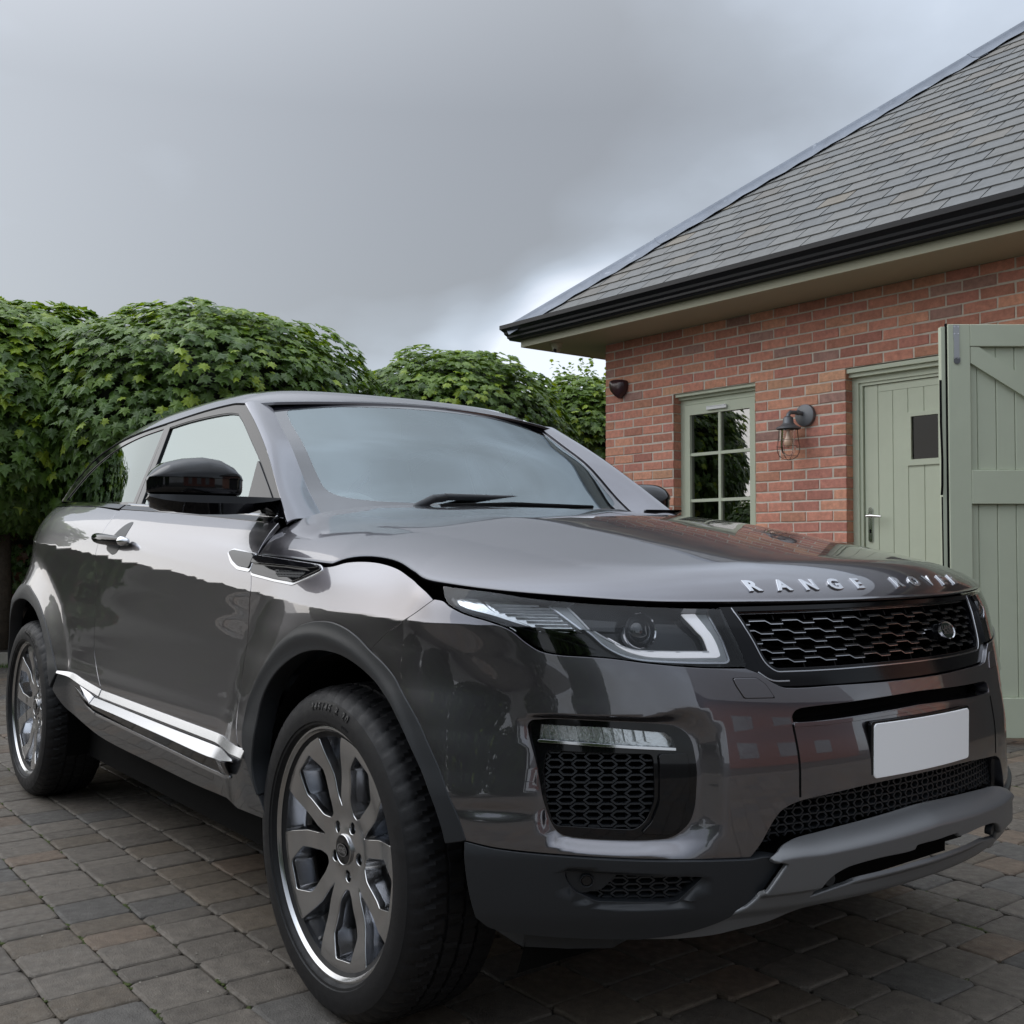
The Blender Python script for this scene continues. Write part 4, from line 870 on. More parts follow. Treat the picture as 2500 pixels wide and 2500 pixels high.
# --- door mirrors ---
def mirror_unit(sg,parent):
    mr=empty('door_mirror',parent=parent)
    ys=[-1.136,-1.133,-1.124,-1.107,-1.080,-1.035,-.985,-.94,-.905,-.885,-.876,-.873]
    zt=[1.205,1.214,1.222,1.236,1.255,1.268,1.274,1.270,1.255,1.236,1.220,1.205]
    zb=[1.182,1.176,1.173,1.171,1.170,1.169,1.168,1.168,1.169,1.170,1.174,1.182]
    bxs=[-.612,-.622,-.645,-.690,-.738]+[-.745]*7
    fx=[-.606,-.598,-.588,-.573,-.562,-.555,-.556,-.563,-.575,-.590,-.605,-.625]
    n=30
    def loft(sel,nm,mt,zoff=0):
        b=MB(); V=[]
        rows=[]
        for y,a,c_,f,bx in zip(ys,zt,zb,fx,bxs):
            row=[]
            zc=1.2145
            for k in range(n+1):
                t=k/n
                if sel=='cap':   # from crease front over the top to the back
                    ang=math.pi*t; x=(f+bx)/2+(f-bx)/2*math.copysign(abs(math.cos(ang))**.75,math.cos(ang)); z=zc+(a-zc)*max(math.sin(ang),0)**.9
                    if a<=zc: z=min(a,zc)
                else:
                    ang=-math.pi*t; x=(f-.004+bx)/2+(f-.004-bx)/2*math.copysign(abs(math.cos(ang))**.30,math.cos(ang)); zc2=min(zc-.001,a); z=zc2-(zc2-c_)*abs(math.sin(ang))**.35
                row.append((x,y*1 if sg<0 else -y,z))
            V+=row
        m=len(ys); F=[(i*(n+1)+k,i*(n+1)+k+1,(i+1)*(n+1)+k+1,(i+1)*(n+1)+k) for i in range(m-1) for k in range(n)]
        F.append(tuple(range(n+1))); F.append(tuple(range((m-1)*(n+1),m*(n+1))))
        if sg>0: F=[f[::-1] for f in F]
        b.add(V,F); o=b.build(nm,mt,mr,auto=R(50)); return o
    loft('cap','mirror_cap',BLK); loft('house','mirror_housing',BLK)
    b=MB(); V=[]; st=[(-1.130,.012,-.60),(-1.122,.022,-.585),(-1.10,.035,-.574),(-1.06,.046,-.568),(-1.0,.050,-.563),(-.93,.049,-.565),(-.86,.045,-.57),(-.80,.026,-.58),(-.77,.010,-.585)]
    for y,hh,f in st:
        zt_=1.1695; f-=.010; 
        bk=-.735 if y>-1.09 else -.735+(-y-1.09)*2.9
        for x,z in ((f,zt_),(f+.004,zt_-hh*.4),(f-.02,zt_-hh),(min(bk+.015,f-.022),zt_-hh*.9),(bk,zt_-hh*.4),(bk+.005,zt_)): V.append((x,y if sg<0 else -y,z))
    m=len(st); F=[(i*6+k,i*6+(k+1)%6,(i+1)*6+(k+1)%6,(i+1)*6+k) for i in range(m-1) for k in range(6)]+[tuple(range(6))]
    if sg>0: F=[f[::-1] for f in F]
    b.add(V,F); b.build('mirror_base',BLK,mr,auto=R(40))
    b=MB(); q=[(-.7465,-1.075,1.180),(-.7465,-.885,1.180),(-.7465,-.895,1.245),(-.7465,-.97,1.262),(-.7465,-1.04,1.255),(-.7465,-1.07,1.222)]
    b.add([(x,y if sg<0 else -y,z) for x,y,z in q],[tuple(range(6))]); b.build('mirror_glass',MIR,mr)
    return mr
mirror_unit(-1,door); ml=mirror_unit(1,door2); ml.matrix_basis=Matrix.Translation((-.60,.80,0))@Matrix.Rotation(R(68),4,'Z')@Matrix.Translation((.60,-.80,0))
# --- wheels ---
def wheel(name_label=None):
    wl=empty('wheel',parent=car)
    # tyre
    prof=[(.250,-.012),(.268,-.003),(.2745,.004),(.279,.011),(.2795,.0135),(.285,.0145),(.2865,.0175),(.300,.0190),(.318,.0180),(.333,.0125),(.3345,.0105),(.344,.0055),(.352,-.004),(.3575,-.014)]
    crown=[(.3605,-.024),(.3625,-.036),(.3635,-.052),(.364,-.060),(.357,-.0605),(.357,-.068),(.3643,-.0685),(.3645,-.100),(.357,-.1005),(.357,-.109),(.3645,-.1095),(.3643,-.140),(.357,-.1405),(.357,-.148),(.3640,-.1485),(.3635,-.160),(.3625,-.180),(.3590,-.198)]
    prof2=[(.350,-.208),(.333,-.218),(.300,-.224),(.270,-.215),(.250,-.205)]
    n=324; allp=prof+crown+prof2; V=[];F=[]; lp=len(prof); lc=len(crown)
    for i,(r,h_) in enumerate(allp):
        for k in range(n):
            ph=k; rr=r; hh=h_
            if lp-3<=i<lp+lc+1 :
                tread=lp<=i<lp+lc
                sh=int(abs(h_+.10)*55)
                slot=((k+sh)%6)<1 if (h_>-.062 or h_<-.145) else ((k+int(h_*160))%9)<1
                thin=((k+sh)%6)==3
                if slot and not(lp+3<i<lp+6): rr-=.0062 if tread else .0035
                elif thin and tread: rr-=.0018
            a=2*math.pi*k/n; V.append((rr*math.cos(a),-hh,rr*math.sin(a)))
    m=len(allp); F=[(i*n+k,i*n+(k+1)%n,(i+1)*n+(k+1)%n,(i+1)*n+k) for i in range(m-1) for k in range(n)]
    ty=mesh('tyre',V,F,RUB,wl,auto=R(28))
    def ringtext(s,r,size,a0,nm,bold=.0):
        for i,ch in enumerate(s):
            if ch==' ': continue
            Vt,Ft=text_mesh(ch,size,.0006,0,1,bold)
            if not len(Vt): continue
            a=a0-i*size*.74/r; ca,sa=math.cos(a),math.sin(a)
            W=[]
            for v in Vt:
                rr=r+v[1]; t=-v[0]/r; aa=a+t
                W.append((rr*math.cos(aa),-(.0196+v[2]-max(0,rr-.318)*.33-.0012*(rr>.33)),rr*math.sin(aa)))
            mesh(nm,W,Ft,RUBL,ty)
    return wl,ty,ringtext
RUBL=mat('tyre_lettering',(.020,.020,.021),.45,spec=.5)
def rim_parts(wl):
    b=MB(); b.lathe([(.2625,-.004),(.2660,-.001),(.2690,.0035),(.2735,.0045),(.2765,.0030),(.2775,-.001),(.2765,-.006)],96,'y'); b.build('rim_lip',RIM,wl,auto=R(40))
    b=MB(); b.lathe([(.2765,-.006),(.264,-.006),(.2600,-.016),(.2575,-.045),(.2520,-.060),(.2500,-.10),(.2480,-.205)],96,'y'); b.build('rim_barrel',RIMB,wl,auto=R(40))
    b=MB(); b.lathe([(.248,-.19),(.10,-.16),(.001,-.15)],40,'y'); b.build('rim_back',DARK,wl)
    hexh=[(.086,-.009),(.106,-.0265),(.180,-.0545),(.234,-.034),(.234,.034),(.180,.0545),(.106,.0265),(.086,.009)]
    holes=[]
    for k in range(5):
        a=R(-10+72*k+90*0); ca,sa=math.cos(a),math.sin(a); q=rline(hexh,.006,2); holes.append([(x*ca-y*sa,x*sa+y*ca) for x,y in q])
        a=R(26+72*k); ca,sa=math.cos(a),math.sin(a)
        wg=[(.094,-.002),(.165,-.0205),(.215,-.0400),(.2500,-.0560)]+[(.2590*math.cos(t),.2590*math.sin(t)) for t in np.linspace(-.205,.205,11)]+[(.2500,.0560),(.215,.0400),(.165,.0205),(.094,.002)]
        holes.append([(x*ca-y*sa,x*sa+y*ca) for x,y in wg])
    bolts=[]
    for k in range(5):
        a=R(-10+72*k); cx,cy=.0580*math.cos(a),.0580*math.sin(a); bolts.append([(cx+.0145*math.cos(t),cy+.0145*math.sin(t)) for t in np.linspace(0,2*math.pi,15)[:-1]])
    outer=[(.2625*math.cos(t),.2625*math.sin(t)) for t in np.linspace(0,2*math.pi,121)[:-1]]
    def hz(x,y,dd=0):
        r=np.hypot(x,y); return -(.010+.016*sm(.25,.15,r)+.010*sm(.13,.06,r)-.004*sm(.06,.03,r))
    def RS(a,b): return np.stack([a,-hz(a,b),b],-1)
    L_=[outer]+holes+bolts
    # front face with bevelled edges (surface faces -y: x right, z up gives -y normal)
    o=panel('spokes',L_,RS,RIM,wl,h=(.03,.03),rim=.040,rnd=.0022)
    b=MB()
    for P in holes:
        n=len(P); s=1 if area(P)>0 else -1; Q=inset(P,-.001); Q2=inset(P,.007)
        V=[(x,-hz(x,y)+.004,y) for x,y in P]+[(x,-hz(x,y)+.052,y) for x,y in Q2]
        V=[(x,y_,z) for x,y_,z in V]; b.add(V,[(i,(i+1)%n,n+(i+1)%n,n+i) for i in range(n)])
    b.build('spoke_walls',RIMB,wl,auto=R(45))
    for P in bolts:
        cx=sum(p[0] for p in P)/len(P); cy=sum(p[1] for p in P)/len(P)
        b=MB(); b.lathe([(.001,-.043),(.006,-.043),(.0075,-.045),(.0095,-.058)],6,'y',O=(cx,0,cy)); b.lathe([(.0145,-.036),(.0135,-.062),(.001,-.062)],14,'y',O=(cx,0,cy)); b.build('wheel_nut',RIM,wl)
    b=MB(); b.lathe([(.0345,-.034),(.0345,-.028),(.0325,-.0265),(.0315,-.0275)],36,'y'); b.build('centre_cap_ring',RIM,wl,auto=R(40))
    b=MB(); b.lathe([(.0315,-.0275),(.001,-.0265)],36,'y'); b.build('centre_cap',BLK,wl)
    badge((0,.0262,0),(0,-1,0),wl,.0215,.0135,'centre_cap_badge',flat=True)
    b=MB(); b.lathe([(.165,-.105),(.165,-.10),(.10,-.10),(.09,-.075),(.03,-.07)],48,'y'); b.build('brake_disc',DISC,wl)
    b=MB(); b.tube([(.0,.07,.0)]*1+[(.0,.10,.0)],[.06,.06],20); b.build('wheel_hub',DARK,wl)
    b=MB(); V=[]
    for k in range(9):
        a=R(-25+50*k/8-0); 
        for r,h_ in ((.105,-.085),(.175,-.085),(.175,-.14),(.105,-.14)): V.append((r*math.cos(a),-h_,r*math.sin(a)))
    b.add(V,[(i*4+k,i*4+(k+1)%4,(i+1)*4+(k+1)%4,(i+1)*4+k) for i in range(8) for k in range(4)]+[(0,1,2,3),(35,34,33,32)]); b.build('brake_caliper',mat('brake_caliper_grey',(.05,.05,.052),.5),wl,auto=R(40))
    b=MB(); b.tube([(.242*math.cos(R(250)),.03,.242*math.sin(R(250))),(.225*math.cos(R(250)),.012,.225*math.sin(R(250)))],.0042,8); b.build('tyre_valve',PLA,wl)
def copy_tree(o,parent=None):
    c=o.copy(); col.objects.link(c)
    if parent: c.parent=parent
    for ch in list(o.children): copy_tree(ch,c)
    return c
wf,tf,rtx=wheel(); rim_parts(wf)
wf.location=(0,-.9235,.3615); wr=copy_tree(wf,car); wr.location=(-2.66,-.9235,.3615)
# lettering on the visible tyres (text runs clockwise seen from outside)
rtx('245/45 R 20',.3195,.0215,R(101),'tyre_lettering',.0004)
rtx('103V',.296,.010,R(75),'tyre_lettering'); rtx('WINTER',.296,.010,R(120),'tyre_lettering') if 0 else None
tr_=[c_ for c_ in wr.children if c_.name.startswith('tyre') and not c_.name.startswith('tyre_v')][0]
_tf=tf
def rtx2(s,r,size,a0):
    for i,ch in enumerate(s):
        Vt,Ft=text_mesh(ch,size,.0006,0,1,.0006); 
        a=a0-i*size*.66/r; W=[]
        for v in Vt:
            rr=r+v[1]; aa=a-v[0]/r; W.append((rr*math.cos(aa),-(.0196+v[2]-max(0,rr-.318)*.33),rr*math.sin(aa)))
        mesh('tyre_lettering',W,Ft,RUBL,tr_)
rtx2('Continental',.3165,.027,R(70))
wr.rotation_euler=(0,R(-18),0)
for c_ in wr.children:
    if c_.name.startswith('brake_cal'): c_.rotation_euler=(0,R(18),0)
for x in (0,-2.66):
    c_=copy_tree(wf,car); c_.location=(x,.9235,.3615); c_.rotation_euler=(0,0,math.pi)
# ======================= GROUND =======================
rnd=random.Random(7)
JOINT=mat('joint_sand_and_moss',(.035,.032,.024),.95,var=.5,vscale=3,bump=.002,bscale=300,stains=((.028,.042,.008),.54,5.5,.9))
g=mesh('ground',[(-400,-400,-.011),(400,-400,-.011),(400,400,-.011),(-400,400,-.011)],[(0,1,2,3)],JOINT); tag(g,kind='structure')
BLOCK=mat('concrete_block_paver',(.15,.14,.13),.66,spec=.40,tint=True,var=.26,vscale=24,bump=.0030,bscale=230,rvar=.20,stains=((.40,.40,.37),.665,9,.55),world=True)
drive=tag(empty('driveway'),kind='structure')
PW=.178
def block_geo(r,L_,W_):
    """tumbled block, top at z=0"""
    n=[];hx,hy=L_/2-.0012,W_/2-.0012
    P=[(-hx,-hy),(-hx*.33,-hy),(hx*.33,-hy),(hx,-hy),(hx,hy),(hx*.33,hy),(-hx*.33,hy),(-hx,hy)]
    cut=[.006+r.random()*.009 for _ in range(4)]
    Q=[]
    for i,(x,y) in enumerate(P):
        if i in (0,3,4,7):
            c=cut[i%4]; sx=1 if x>0 else -1; sy=1 if y>0 else -1
            a=(x-sx*c,y);b_=(x,y-sy*c); Q+= [b_,a] if i in (0,4) else [a,b_]
        else: Q.append((x+r.uniform(-.01,.01),y+r.uniform(-.0025,.0015)*(1 if y>0 else -1)))
    Q=[(x+r.uniform(-.0015,.0015),y+r.uniform(-.0015,.0015)) for x,y in Q]
    k=len(Q); tz=r.uniform(-.002,.002); V=[];b1=.0035+r.random()*.002
    for sc_,z in ((1,-.014),(1,-.0050),(1-.0035/hx,-.0014),(1-.009/hx,0)):
        for x,y in Q: V.append((x*sc_,y*(1-(1-sc_)*hx/hy),z+tz))
    F=[(i*k+j,i*k+(j+1)%k,(i+1)*k+(j+1)%k,(i+1)*k+j) for i in range(3) for j in range(k)]+[tuple(3*k+j for j in range(k))]
    return V,F
def block_tint(r,x,y):
    t=r.random(); v=r.uniform(.86,1.14)
    base=(.118,.102,.084) if t<.50 else (.120,.098,.074) if t<.80 else (.130,.098,.072) if t<.88 else (.092,.085,.076)
    return tuple(c*v for c in base)
class Bag: pass
blocks=[]
y=-5.0+.0; row0=round((-1.217+5.0)/PW)
ys=[-1.217+PW*k for k in range(-24,31)]
for yi in ys:
    x=-14+rnd.random()*.2
    while x<5.5:
        L_=rnd.choice((.10,.12,.14,.158,.158,.176,.20)); blocks.append((x+L_/2,yi+PW/2,L_)); x+=L_
def inview(x,y,z=0,m=.15):
    v=Vector((x,y,z))-Vector(CAM); dz=v.dot(d)
    if dz<.3: return False
    return abs(v.dot(rt2)/dz)<.48+m and abs(v.dot(up2)/dz)<.48+m
keep=[]
for x,y,L_ in blocks:
    under=(-3.3<x<.72 and -.78<y<.80)
    vis=inview(x,y,0,.02)
    dd=math.dist((x,y,0),CAM)
    keep.append((dd+(100 if (not vis or under) else 0),x,y,L_))
keep.sort()
LS_=(.10,.12,.14,.158,.176,.20); protos={}
for L_ in LS_:
    for q in range(7):
        r=random.Random(int(L_*1000)*31+q); V,F=block_geo(r,L_,PW); protos[(L_,q)]=mesh('paving_block',V,F,BLOCK,tint=block_tint(r,0,0),data_only=True)
for i,(dd,x,y,L_) in enumerate(keep[:300]):
    o=bpy.data.objects.new('paving_block',protos[(L_,rnd.randrange(7))]); o.location=(x,y,rnd.uniform(-.0015,.0015)); o.rotation_euler=(rnd.uniform(-.008,.008),rnd.uniform(-.008,.008),rnd.choice((0,math.pi))+rnd.uniform(-.006,.006)); link(o,drive)
V=[];F=[];T=[]
for dd,x,y,L_ in keep[300:]:
    if dd>108.5+0 and not (-3.6<x<1 and -1.6<y<1) and dd>107: continue
    r=rnd; v,f=block_geo(r,L_,PW); n0=len(V); dz=r.uniform(-.0015,.0015)
    V+=[(a+x,b_+y,c+dz) for a,b_,c in v]; F+=[tuple(i+n0 for i in q) for q in f]; T+=[block_tint(r,x,y)]*len(v)
o=mesh('paving_blocks_beyond',V,F,BLOCK,drive,tint=np.array(T)); o['kind']='stuff'
# ======================= HEDGE TREES =======================
LEAFM=bpy.data.materials.new('maple_leaf'); LEAFM.use_nodes=True; t=LEAFM.node_tree; t.nodes.clear()
at=N('ShaderNodeAttribute',t,attribute_name='tint'); pb=N('ShaderNodeBsdfPrincipled',t); pb.inputs['Roughness'].default_value=.42; pb.inputs['Specular IOR Level'].default_value=.45
tl=N('ShaderNodeBsdfTranslucent',t); mi=N('ShaderNodeMixShader',t); mi.inputs[0].default_value=.28; oo=N('ShaderNodeOutputMaterial',t)
hs=N('ShaderNodeHueSaturation',t); hs.inputs['Value'].default_value=1.7; hs.inputs['Hue'].default_value=.485; hs.inputs['Saturation'].default_value=1.1
t.links.new(at.outputs[0],pb.inputs['Base Color']); t.links.new(at.outputs[0],hs.inputs['Color']); t.links.new(hs.outputs[0],tl.inputs[0]); t.links.new(pb.outputs[0],mi.inputs[1]); t.links.new(tl.outputs[0],mi.inputs[2]); t.links.new(mi.outputs[0],oo.inputs[0])
BARK=mat('tree_bark',(.07,.055,.04),.9,var=.3,vscale=20,bump=.01,bscale=40)
CORE=mat('dark_core_fill',(.012,.016,.007),.95,var=.4,vscale=9)  # near-black fill standing for the shaded depth of the foliage
def leaf_shape(r,wide=1):
    """five-pointed maple leaf about 1 across, tip towards -y, folded along the middle"""
    pts=[(0,.42),(.10,.30),(.36,.40),(.30,.20),(.52,.10),(.34,-.02),(.46,-.26),(.24,-.20),(.14,-.30),(0,-.62)]
    out=[(x*wide*(1+r.uniform(-.08,.08)),y*(1+r.uniform(-.06,.06)),-.32*abs(x)*r.uniform(.5,1.2)-.10*y*y) for x,y in pts]
    L2=[(-x,y,z+r.uniform(-.03,.03)) for x,y,z in out[1:-1][::-1]]
    P=out+L2; c=(0,.0,.03); V=[c]+P; n=len(P); F=[(0,i+1,(i+1)%n+1) for i in range(n)]
    return np.array(V),F
LSH=[leaf_shape(random.Random(i)) for i in range(6)]
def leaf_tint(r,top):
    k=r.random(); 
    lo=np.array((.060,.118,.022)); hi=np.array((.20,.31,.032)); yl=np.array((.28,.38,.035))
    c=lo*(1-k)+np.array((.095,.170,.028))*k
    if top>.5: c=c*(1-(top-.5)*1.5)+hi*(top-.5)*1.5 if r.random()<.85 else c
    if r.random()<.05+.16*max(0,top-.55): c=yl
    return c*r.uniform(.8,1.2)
PROT=[[None]*6 for _ in range(5)]
for a in range(5):
    for b_ in range(6):
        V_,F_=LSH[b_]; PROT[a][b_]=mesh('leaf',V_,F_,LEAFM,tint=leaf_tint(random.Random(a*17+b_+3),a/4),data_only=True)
def leaf_frame(r,n,droop=1):
    n=Vector(n).normalized(); down=Vector((r.uniform(-.35,.35),r.uniform(-.35,.35),-1)); down=(down-n*down.dot(n)); 
    if down.length<.1: down=n.orthogonal()
    down.normalize(); y=-down; x=y.cross(n).normalized(); return x,y,n
def crown(name,label,c,rx,ry,rz,count,seed,size=.125,group='clipped maples behind the car',trunk=None,lower=.55,parts=300,sprigs=0,expo=2.4):
    r=random.Random(seed); root=empty(name,(c[0],c[1],0),label=label,cat='tree',group=group)
    cand=[]
    ph=[r.uniform(0,6.28) for _ in range(8)]
    def rad(u):  # lumpy superellipsoid
        a=math.atan2(u.y,u.x); s=1+.035*math.sin(5*a+ph[0])+.03*math.sin(9*a+3*u.z+ph[1])+.03*math.sin(7*u.z*2+ph[2]+2*a)
        k=(abs(u.x/rx)**expo+abs(u.y/ry)**expo+abs(u.z/(rz if u.z>0 else rz*lower))**expo)**(-1/expo)
        return s*k
    tocam=(Vector(CAM)-Vector(c)).normalized()
    for i in range(count):
        u=Vector((r.gauss(0,1),r.gauss(0,1),r.gauss(0,1))).normalized()
        if u.dot(tocam)<-.35 and r.random()<.75: continue
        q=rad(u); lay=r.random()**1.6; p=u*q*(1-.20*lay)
        n=Vector((u.x/rx,u.y/ry,u.z/rz)).normalized()*1.0+Vector((0,0,.55))+Vector((r.gauss(0,.28),r.gauss(0,.28),r.gauss(0,.22)))
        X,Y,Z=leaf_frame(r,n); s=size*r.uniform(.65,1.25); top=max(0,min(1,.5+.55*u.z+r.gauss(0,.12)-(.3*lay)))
        cand.append((p,X,Y,Z,s,top,lay,-u.dot(tocam)+lay*1.5))
    for j in range(sprigs):
        a=r.uniform(0,6.28); rr=r.uniform(0,.75); base=Vector((rx*rr*math.cos(a),ry*rr*math.sin(a),rz*math.sqrt(max(0,1-rr*rr))*.97)); hgt=r.uniform(.08,.26); ln=Vector((r.uniform(-.25,.25),r.uniform(-.25,.25),1))
        for q in range(int(hgt/.035)+2):
            p=base+ln*(q*.04); n=Vector((r.gauss(0,.5),r.gauss(0,.5),.8)); X,Y,Z=leaf_frame(r,n); cand.append((p+X*r.uniform(-.05,.05),X,Y,Z,size*.62*r.uniform(.7,1.1),.95,.9,5))
    cand.sort(key=lambda q:q[7])
    for p,X,Y,Z,s,top,lay,_ in cand[:parts]:
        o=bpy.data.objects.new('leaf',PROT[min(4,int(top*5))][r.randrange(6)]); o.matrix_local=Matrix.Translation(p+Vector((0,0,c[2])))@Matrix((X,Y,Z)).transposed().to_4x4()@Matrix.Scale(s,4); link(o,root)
    rest=cand[parts:]
    Vs=[];Fs=[];Ts=[];n0=0
    for p,X,Y,Z,s,top,lay,_ in rest:
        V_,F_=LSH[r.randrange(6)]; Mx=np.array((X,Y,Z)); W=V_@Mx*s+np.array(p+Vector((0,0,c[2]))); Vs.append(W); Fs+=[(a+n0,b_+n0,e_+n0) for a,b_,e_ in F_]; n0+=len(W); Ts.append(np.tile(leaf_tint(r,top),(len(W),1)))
    o=mesh('foliage',np.concatenate(Vs),Fs,LEAFM,root,tint=np.concatenate(Ts)); o['kind']='stuff'
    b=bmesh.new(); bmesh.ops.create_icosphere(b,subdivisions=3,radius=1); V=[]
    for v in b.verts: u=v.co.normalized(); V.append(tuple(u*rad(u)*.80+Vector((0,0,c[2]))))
    F=[[v.index for v in f.verts] for f in b.faces]; b.free(); mesh('dark_core',V,F,CORE,root)  # solid dark core added to block the view through the crown
    m_=MB(); m_.tube([(0,0,0),(.01,.0,c[2]*.5),(0,0,c[2]-.2),(0,0,c[2]+.2)],[.075,.06,.055,.03],10)
    for k in range(5):
        a=k*1.26; m_.tube([(0,0,c[2]-rz*lower*.9),(rx*.35*math.cos(a),ry*.35*math.sin(a),c[2]),(rx*.6*math.cos(a),ry*.6*math.sin(a),c[2]+rz*.4)],[.04,.025,.01],6)
    m_.build('trunk',BARK,root,smooth=True)
    return root
def pix(u,v,dist):  # direction through the photograph -> place at that depth
    q=Vector(d)*1+rt2*((u-1250)/2607)-up2*((v-1250)/2607); return Vector(CAM)+q*dist
def place(u,vt,dist,name,label,rxp,rz,count,seed,**k):
    T=pix(u,vt,dist); rx=rxp*dist/2607; c=(T.x,T.y,T.z-rz); return crown(name,label,c,rx,rx,rz,count,seed,**k)
place(20,752,9.7,'clipped_maple_tree','leftmost clipped maple crown, large and dense, cut off by the left edge of the photo',345,1.13,17000,11,size=.125,lower=.80)
place(500,772,9.9,'clipped_maple_tree','broad domed maple crown rising behind the car roof, second from the left',410,1.10,16000,12,size=.108,lower=1)
place(1100,868,11.0,'clipped_maple_tree','low domed maple crown behind the windscreen, third from the left',285,1.0,12000,13,size=.096,lower=1)
place(1425,925,12.2,'clipped_maple_tree','maple crown with loose top sprigs, half hidden by the brick corner',200,1.0,9000,14,size=.096,sprigs=26,lower=1.2)
place(-560,740,9.8,'clipped_maple_tree','clipped maple crown out of the picture to the left of the leftmost one',345,1.0,5000,15,size=.15,lower=.85,parts=0)
# low mixed hedge under the left crown
def hedge(name,label,P0,P1,h0,h1,thick,count,seed,size,tints,group=None):
    r=random.Random(seed); Vs=[];Fs=[];Ts=[];n0=0; P0=Vector(P0);P1=Vector(P1); ax=(P1-P0); ln=ax.length; ax.normalize(); nx=Vector((-ax.y,ax.x,0))
    root=empty(name,(P0.x,P0.y,0),label=label,cat='hedge',group=group)
    for i in range(count):
        t=r.random(); z=h0+(h1-h0)*r.random()**.8; side=1 if r.random()<.5 else -1; q=side*thick*(.5+.08*math.sin(t*ln*4)+.07*math.sin(z*7+t*9))*(1 if z<h1-.15 else r.random()); q*=1-.25*r.random()**2
        zz=z+ (.06*math.sin(t*ln*3.1)+.03*math.sin(t*ln*11) if z>h1-.2 else 0)
        p=ax*(t*ln)+nx*q+Vector((0,0,zz)); n=nx*side*.8+Vector((r.gauss(0,.5),r.gauss(0,.5),r.gauss(.5,.4))); X,Y,Z=leaf_frame(r,n); s=size*r.uniform(.6,1.3)
        V_,F_=LSH[r.randrange(6)]; W=V_@np.array((X,Y,Z))*s+np.array(p); Vs.append(W); Fs+=[(a+n0,b_+n0,e_+n0) for a,b_,e_ in F_]; n0+=len(W); tt=np.array(tints[r.randrange(len(tints))])*r.uniform(.7,1.3); Ts.append(np.tile(tt,(len(W),1)))
    o=mesh('foliage',np.concatenate(Vs),Fs,LEAFM,root,tint=np.concatenate(Ts)); o['kind']='stuff'
    b=MB(); n=24; V=[]
    for k in range(n+1):
        for side,z in ((-1,h0),(-1,h1-.12),(1,h1-.12),(1,h0)): V.append(ax*(ln*k/n)+nx*side*thick*.34*(1+.1*math.sin(k*1.9+z))+Vector((0,0,z)))
    b.add(V,[(k*4+j,k*4+(j+1)%4,(k+1)*4+(j+1)%4,(k+1)*4+j) for k in range(n) for j in range(4)]+[(0,1,2,3),(n*4+3,n*4+2,n*4+1,n*4)]); b.build('dark_core',CORE,root)  # added dark core behind the hedge leaves, blocks view-through
    return root
GT=((.05,.10,.02),(.07,.13,.03),(.11,.16,.05),(.10,.05,.025))
a_=pix(-1300,1500,9.25); b_=pix(520,1500,10.1); c_=pix(1500,1500,13.6)
hedge('boundary_hedge','mixed leafy hedge under the maple crowns at the left edge of the photo',(a_.x,a_.y,0),(b_.x,b_.y,0),.12,1.24,.55,17000,5,.085,GT)
hedge('boundary_hedge','mixed leafy hedge seen past the far end of the car',(b_.x,b_.y,0),(c_.x,c_.y,0),.10,1.25,.55,3500,6,.10,GT)
# kerb and strip of grass at the left
STONE=mat('pale_kerb_stone',(.34,.32,.27),.85,var=.2,vscale=6,bump=.003,bscale=60)
k0=pix(-400,1500,8.75); k1=pix(520,1500,9.75); ax=(Vector((k1.x,k1.y,0))-Vector((k0.x,k0.y,0))); ln=ax.length; ax.normalize(); nx=Vector((-ax.y,ax.x,0))
if nx.dot(Vector(CAM)-Vector((k0.x,k0.y,0)))>0: nx=-nx
kb=tag(empty('kerb_strip'),kind='structure')
for i in range(9):
    L_=ln/9; Mx=Matrix((ax,nx,Vector((0,0,1)))).transposed().to_4x4(); Mx.translation=Vector((k0.x,k0.y,0))+ax*(L_*(i+.5))
    b=MB(); b.box((-L_/2+.006,0,-.05),(L_/2-.006,.16,.11+.004*math.sin(i*3)),Mx); o=b.build('kerb_stone',STONE,kb)
b=MB(); b.add([Vector((k0.x,k0.y,.10))+nx*.16,Vector((k1.x,k1.y,.10))+nx*.16,Vector((k1.x,k1.y,.16))+nx*2.5,Vector((k0.x,k0.y,.16))+nx*2.5],[(0,1,2,3)]); tag(b.build('planting_bed',mat('dark_soil',(.03,.025,.018),.95,var=.4,vscale=9,bump=.02,bscale=30)),kind='structure')
r=random.Random(3); Vs=[];Fs=[];Ts=[]
for i in range(2600):
    p=Vector((k0.x,k0.y,0))+ax*(ln*r.random())-nx*(abs(r.gauss(0,.07)))+Vector((0,0,-.004)); a=r.uniform(0,6.28); h_=r.uniform(.015,.05); w_=.004
    n0=len(Vs); Vs+=[p+Vector((w_*math.cos(a),w_*math.sin(a),0)),p-Vector((w_*math.cos(a),w_*math.sin(a),0)),p+Vector((r.uniform(-.02,.02),r.uniform(-.02,.02),h_))]; Fs.append((n0,n0+1,n0+2)); Ts+=[(.09*r.uniform(.6,1.3),.15*r.uniform(.7,1.2),.035)]*3
o=mesh('grass_tufts',Vs,Fs,LEAFM,tint=np.array(Ts)); tag(o,'short grass growing along the foot of the kerb',kind='stuff'); o['category']='grass'
